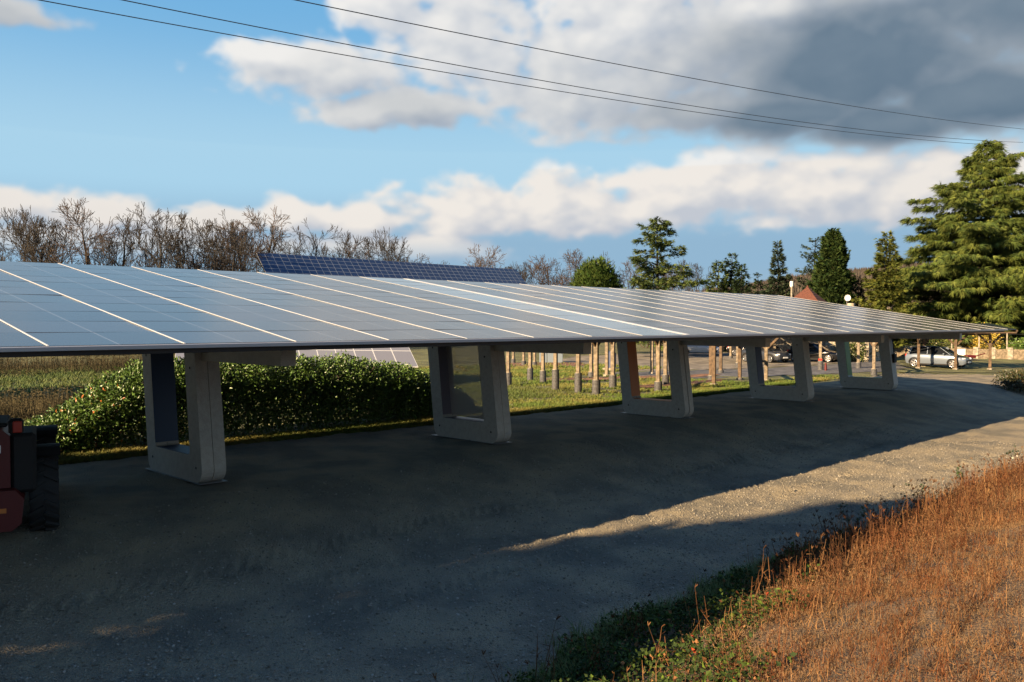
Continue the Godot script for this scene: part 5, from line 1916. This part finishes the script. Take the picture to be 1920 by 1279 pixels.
func make_far_side() -> void:
	# low wall with fence behind the silver car
	var a := P(80.8, 0.05, 31.6)
	var b := P(84.2, 0.05, 21.0)
	var d := b - a
	var turn := atan2(-d.z, d.x)
	var t := thing("low_wall", "low stone wall with pale coping behind the silver hatchback", "wall", (a + b) * 0.5, turn)
	var l := d.length() + 6.0
	part("masonry", box_mesh(Vector3(2.0, 0.42, 0), Vector3(l, 0.95, 0.3), 0.02), M.stone_wall, t)
	for i in 13:
		part("pier", box_mesh(Vector3(2.0 - l * 0.5 + l * (i + 0.5) / 13.0, 0.5, 0.02), Vector3(0.42, 1.1, 0.4), 0.03), M.plaster, t)
	var f := thing("wire_fence", "wire fence on pale posts along the top of the low wall", "fence", (a + b) * 0.5 + Vector3(0, 0.9, 0), turn)
	for i in 8:
		part("post", box_mesh(Vector3(2.0 - l * 0.5 + l * (i + 0.5) / 8.0, 0.5, -0.25), Vector3(0.1, 1.9, 0.1), 0.01), M.plaster, f)
	for k in 4:
		part("wire", cyl_mesh(Vector3(2.0 - l * 0.5, 0.1 + k * 0.4, -0.25), Vector3(2.0 + l * 0.5, 0.1 + k * 0.4, -0.25), 0.008, 0.008, 4), M.wire, f)
	leafy_bush("forsythia_bush", "bright yellow flowering bush behind the low wall", "bush", P(85.6, 0.1, 26.0), Vector3(1.5, 1.5, 1.5), 2600, [Color(0.36, 0.25, 0.03), Color(0.42, 0.3, 0.04), Color(0.14, 0.13, 0.03)], 0.16, M.petal)
	leafy_bush("leafy_bush", "bright green rounded bush at the end of the low wall", "bush", P(86.5, 0.1, 22.4), Vector3(1.5, 0.95, 1.5), 2600, [Color(0.06, 0.12, 0.02), Color(0.09, 0.15, 0.025)], 0.16, M.leaf)
	leafy_bush("leafy_bush", "dull green bush behind the roof of the silver hatchback", "bush", P(85.0, 0.1, 29.5), Vector3(2.0, 1.1, 1.6), 2600, [Color(0.05, 0.08, 0.02), Color(0.12, 0.12, 0.03)], 0.16, M.leaf)
	leafy_bush("leafy_bush", "brown leafed bush along the fence toward the black car", "bush", P(83.5, 0.1, 33.5), Vector3(2.4, 1.0, 1.6), 2600, [Color(0.14, 0.08, 0.04), Color(0.08, 0.07, 0.03)], 0.16, M.leaf)
	leafy_bush("blossom_shrub", "white blossoming shrub, larger, at the huge cedar's foot", "shrub", P(94.9, 0.1, 38.0), Vector3(1.0, 2.9, 1.0), 3200, [Color(0.7, 0.58, 0.52), Color(0.6, 0.5, 0.45)],  0.12, M.petal, 2.6)
	leafy_bush("blossom_shrub", "white blossoming shrub, smaller, beside the golden conifer", "shrub", P(95.1, 0.1, 39.9), Vector3(0.8, 2.7, 0.8), 2400, [Color(0.7, 0.58, 0.52), Color(0.6, 0.5, 0.45)],  0.12, M.petal, 2.6)
	leafy_bush("bramble_bush", "dark bush at the roadside past the canopy's far end", "bush", P(50.5, land(50.5, 13.4), 13.4), Vector3(1.3, 0.55, 1.2), 4200, [Color(0.03, 0.04, 0.015), Color(0.06, 0.05, 0.02)], 0.12, M.leaf)
	leafy_bush("leafy_bush", "low dark green shrubs behind the black car", "bush", P(69.0, 0.05, 30.6), Vector3(2.4, 1.0, 1.3), 3000, [Color(0.04, 0.06, 0.015), Color(0.07, 0.08, 0.02)], 0.18, M.leaf)
	var c := thing("storage_box", "cream utility box standing by the low wall behind the car", "box", P(78.6, 0.06, 25.6), 0.6)
	part("case", box_mesh(Vector3(0, 0.5, 0), Vector3(0.9, 1.0, 0.6), 0.03), M.white_paint, c)
	part("lid", box_mesh(Vector3(0, 1.03, 0), Vector3(1.0, 0.06, 0.7), 0.02), M.plaster, c)
	var rb := thing("hand_cart", "small red hand cart with its handle sticking out", "cart", P(76.6, 0.06, 24.2), -0.7)
	part("bed", box_mesh(Vector3(0, 0.42, 0), Vector3(0.8, 0.24, 0.5), 0.03), M.red_paint, rb)
	var hb := MB.new()
	hb.tube([Vector3(0.35, 0.42, 0), Vector3(1.3, 0.68, 0)], [0.04, 0.04], 6)
	part("handle", hb.done(), M.red_paint, rb)
	for sd in [-1.0, 1.0]:
		part("wheel", cyl_mesh(Vector3(-0.1, 0.2, sd * 0.27), Vector3(-0.1, 0.2, sd * 0.34), 0.2, 0.2, 14), M.rubber, rb)
	# things among the posts
	var cb := thing("metal_cabinet", "grey blue metal cabinets side by side in the grass beyond the posts", "cabinet", P(50.4, land(50.4, 46.6), 46.6), deg_to_rad(-44.0))
	var gb := mat("cabinet_paint", lin(0.16, 0.2, 0.24), 0.5)
	for k in 3:
		var q := part("case", box_mesh(Vector3(-0.62 + k * 0.62, 0.75, 0), Vector3(0.58, 1.5, 0.5), 0.02), gb, cb)
		part("handle", box_mesh(Vector3(-0.42 + k * 0.62, 0.8, 0.26), Vector3(0.03, 0.2, 0.02), 0.004), M.chrome, q)
	var bt := thing("water_tank", "dark blue water tank on a pale pallet behind the braced frame", "tank", P(45.4, land(45.4, 36.5), 36.5), 0.3)
	part("pallet", box_mesh(Vector3(0, 0.08, 0), Vector3(0.9, 0.16, 0.9), 0.01), M.plaster, bt)
	var tb := MB.new()
	tb.tube([Vector3(0, 0.16, 0), Vector3(0, 0.22, 0), Vector3(0, 1.12, 0), Vector3(0, 1.22, 0), Vector3(0, 1.28, 0)], [0.28, 0.31, 0.31, 0.2, 0.12], 18)
	part("drum", tb.done(), M.navy_liner, bt)
	var rc := thing("red_can", "small red can on the asphalt by the post with the red band", "can", P(54.6, land(54.6, 26.0) + 0.03, 26.0))
	var cn := MB.new()
	cn.tube([Vector3.ZERO, Vector3(0, 0.3, 0), Vector3(0, 0.36, 0), Vector3(0, 0.5, 0)], [0.08, 0.08, 0.05, 0.06], 12)
	part("body", cn.done(), M.red_paint, rc)
	for q in SOIL:
		flat_patch("soil_trench", q[0], 0.03, M.soil, q[1])

const SOIL := [
	[[[33.7, 31.7], [42.7, 28.3], [47.2, 28.8], [40.5, 31.0], [34.8, 33.3]], "strip of red brown bare soil between the posts"],
	[[[34.3, 25.1], [40.5, 25.0], [42.2, 26.1], [36.0, 26.8], [33.5, 25.9]], "strip of red brown bare soil beside the braced frame"],
	[[[42.7, 43.3], [48.9, 41.0], [51.7, 45.0], [46.1, 48.9]], "patch of red brown bare soil around the distant posts"],
]

func soil_at(u: float, v: float) -> bool:
	for q in SOIL:
		var poly := PackedVector2Array()
		for p in q[0]:
			poly.append(Vector2(p[0], p[1]))
		if Geometry2D.is_point_in_polygon(Vector2(u, v), poly):
			return true
	return false

func make_wires() -> void:
	# ends of each span and its sag; one straight line in plan
	var w := [
		[P(8.0, 12.47, 27.24), P(75.66, 17.58, 23.64), 0.58, "lowest overhead power cable crossing the sky"],
		[P(9.7, 12.47, 25.57), P(77.48, 17.75, 21.83), 0.74, "middle overhead power cable crossing the sky"],
		[P(13.2, 12.47, 22.1), P(78.08, 18.81, 21.24), 0.4, "highest overhead power cable crossing the sky"],
	]
	for q in w:
		var t := thing("power_cable", q[3], "cable", q[0], 0.0, "overhead cables")
		var pts := []
		var rad := []
		for k in 61:
			var f := lerpf(-0.3, 1.05, k / 60.0)
			var p: Vector3 = (q[1] - q[0]) * f
			p.y -= q[2] * 4.0 * f * (1.0 - f)
			pts.append(p)
			rad.append(0.015)
		var b := MB.new()
		b.tube(pts, rad, 6)
		part("conductor", b.done(), M.wire, t)

func _ready() -> void:
	rng.seed = 1
	make_camera_and_light()
	make_materials()
	mat("twig_dark", lin(0.025, 0.021, 0.018), 0.95)
	mat("twig_warm", lin(0.06, 0.04, 0.028), 0.95)
	make_land()
	make_hill()
	make_canopy()
	make_arrays()
	make_timber()
	make_cars()
	make_telehandler()
	make_house()
	make_far_side()
	make_wires()
	make_trees()
	make_hedge()
	make_ground_plants()
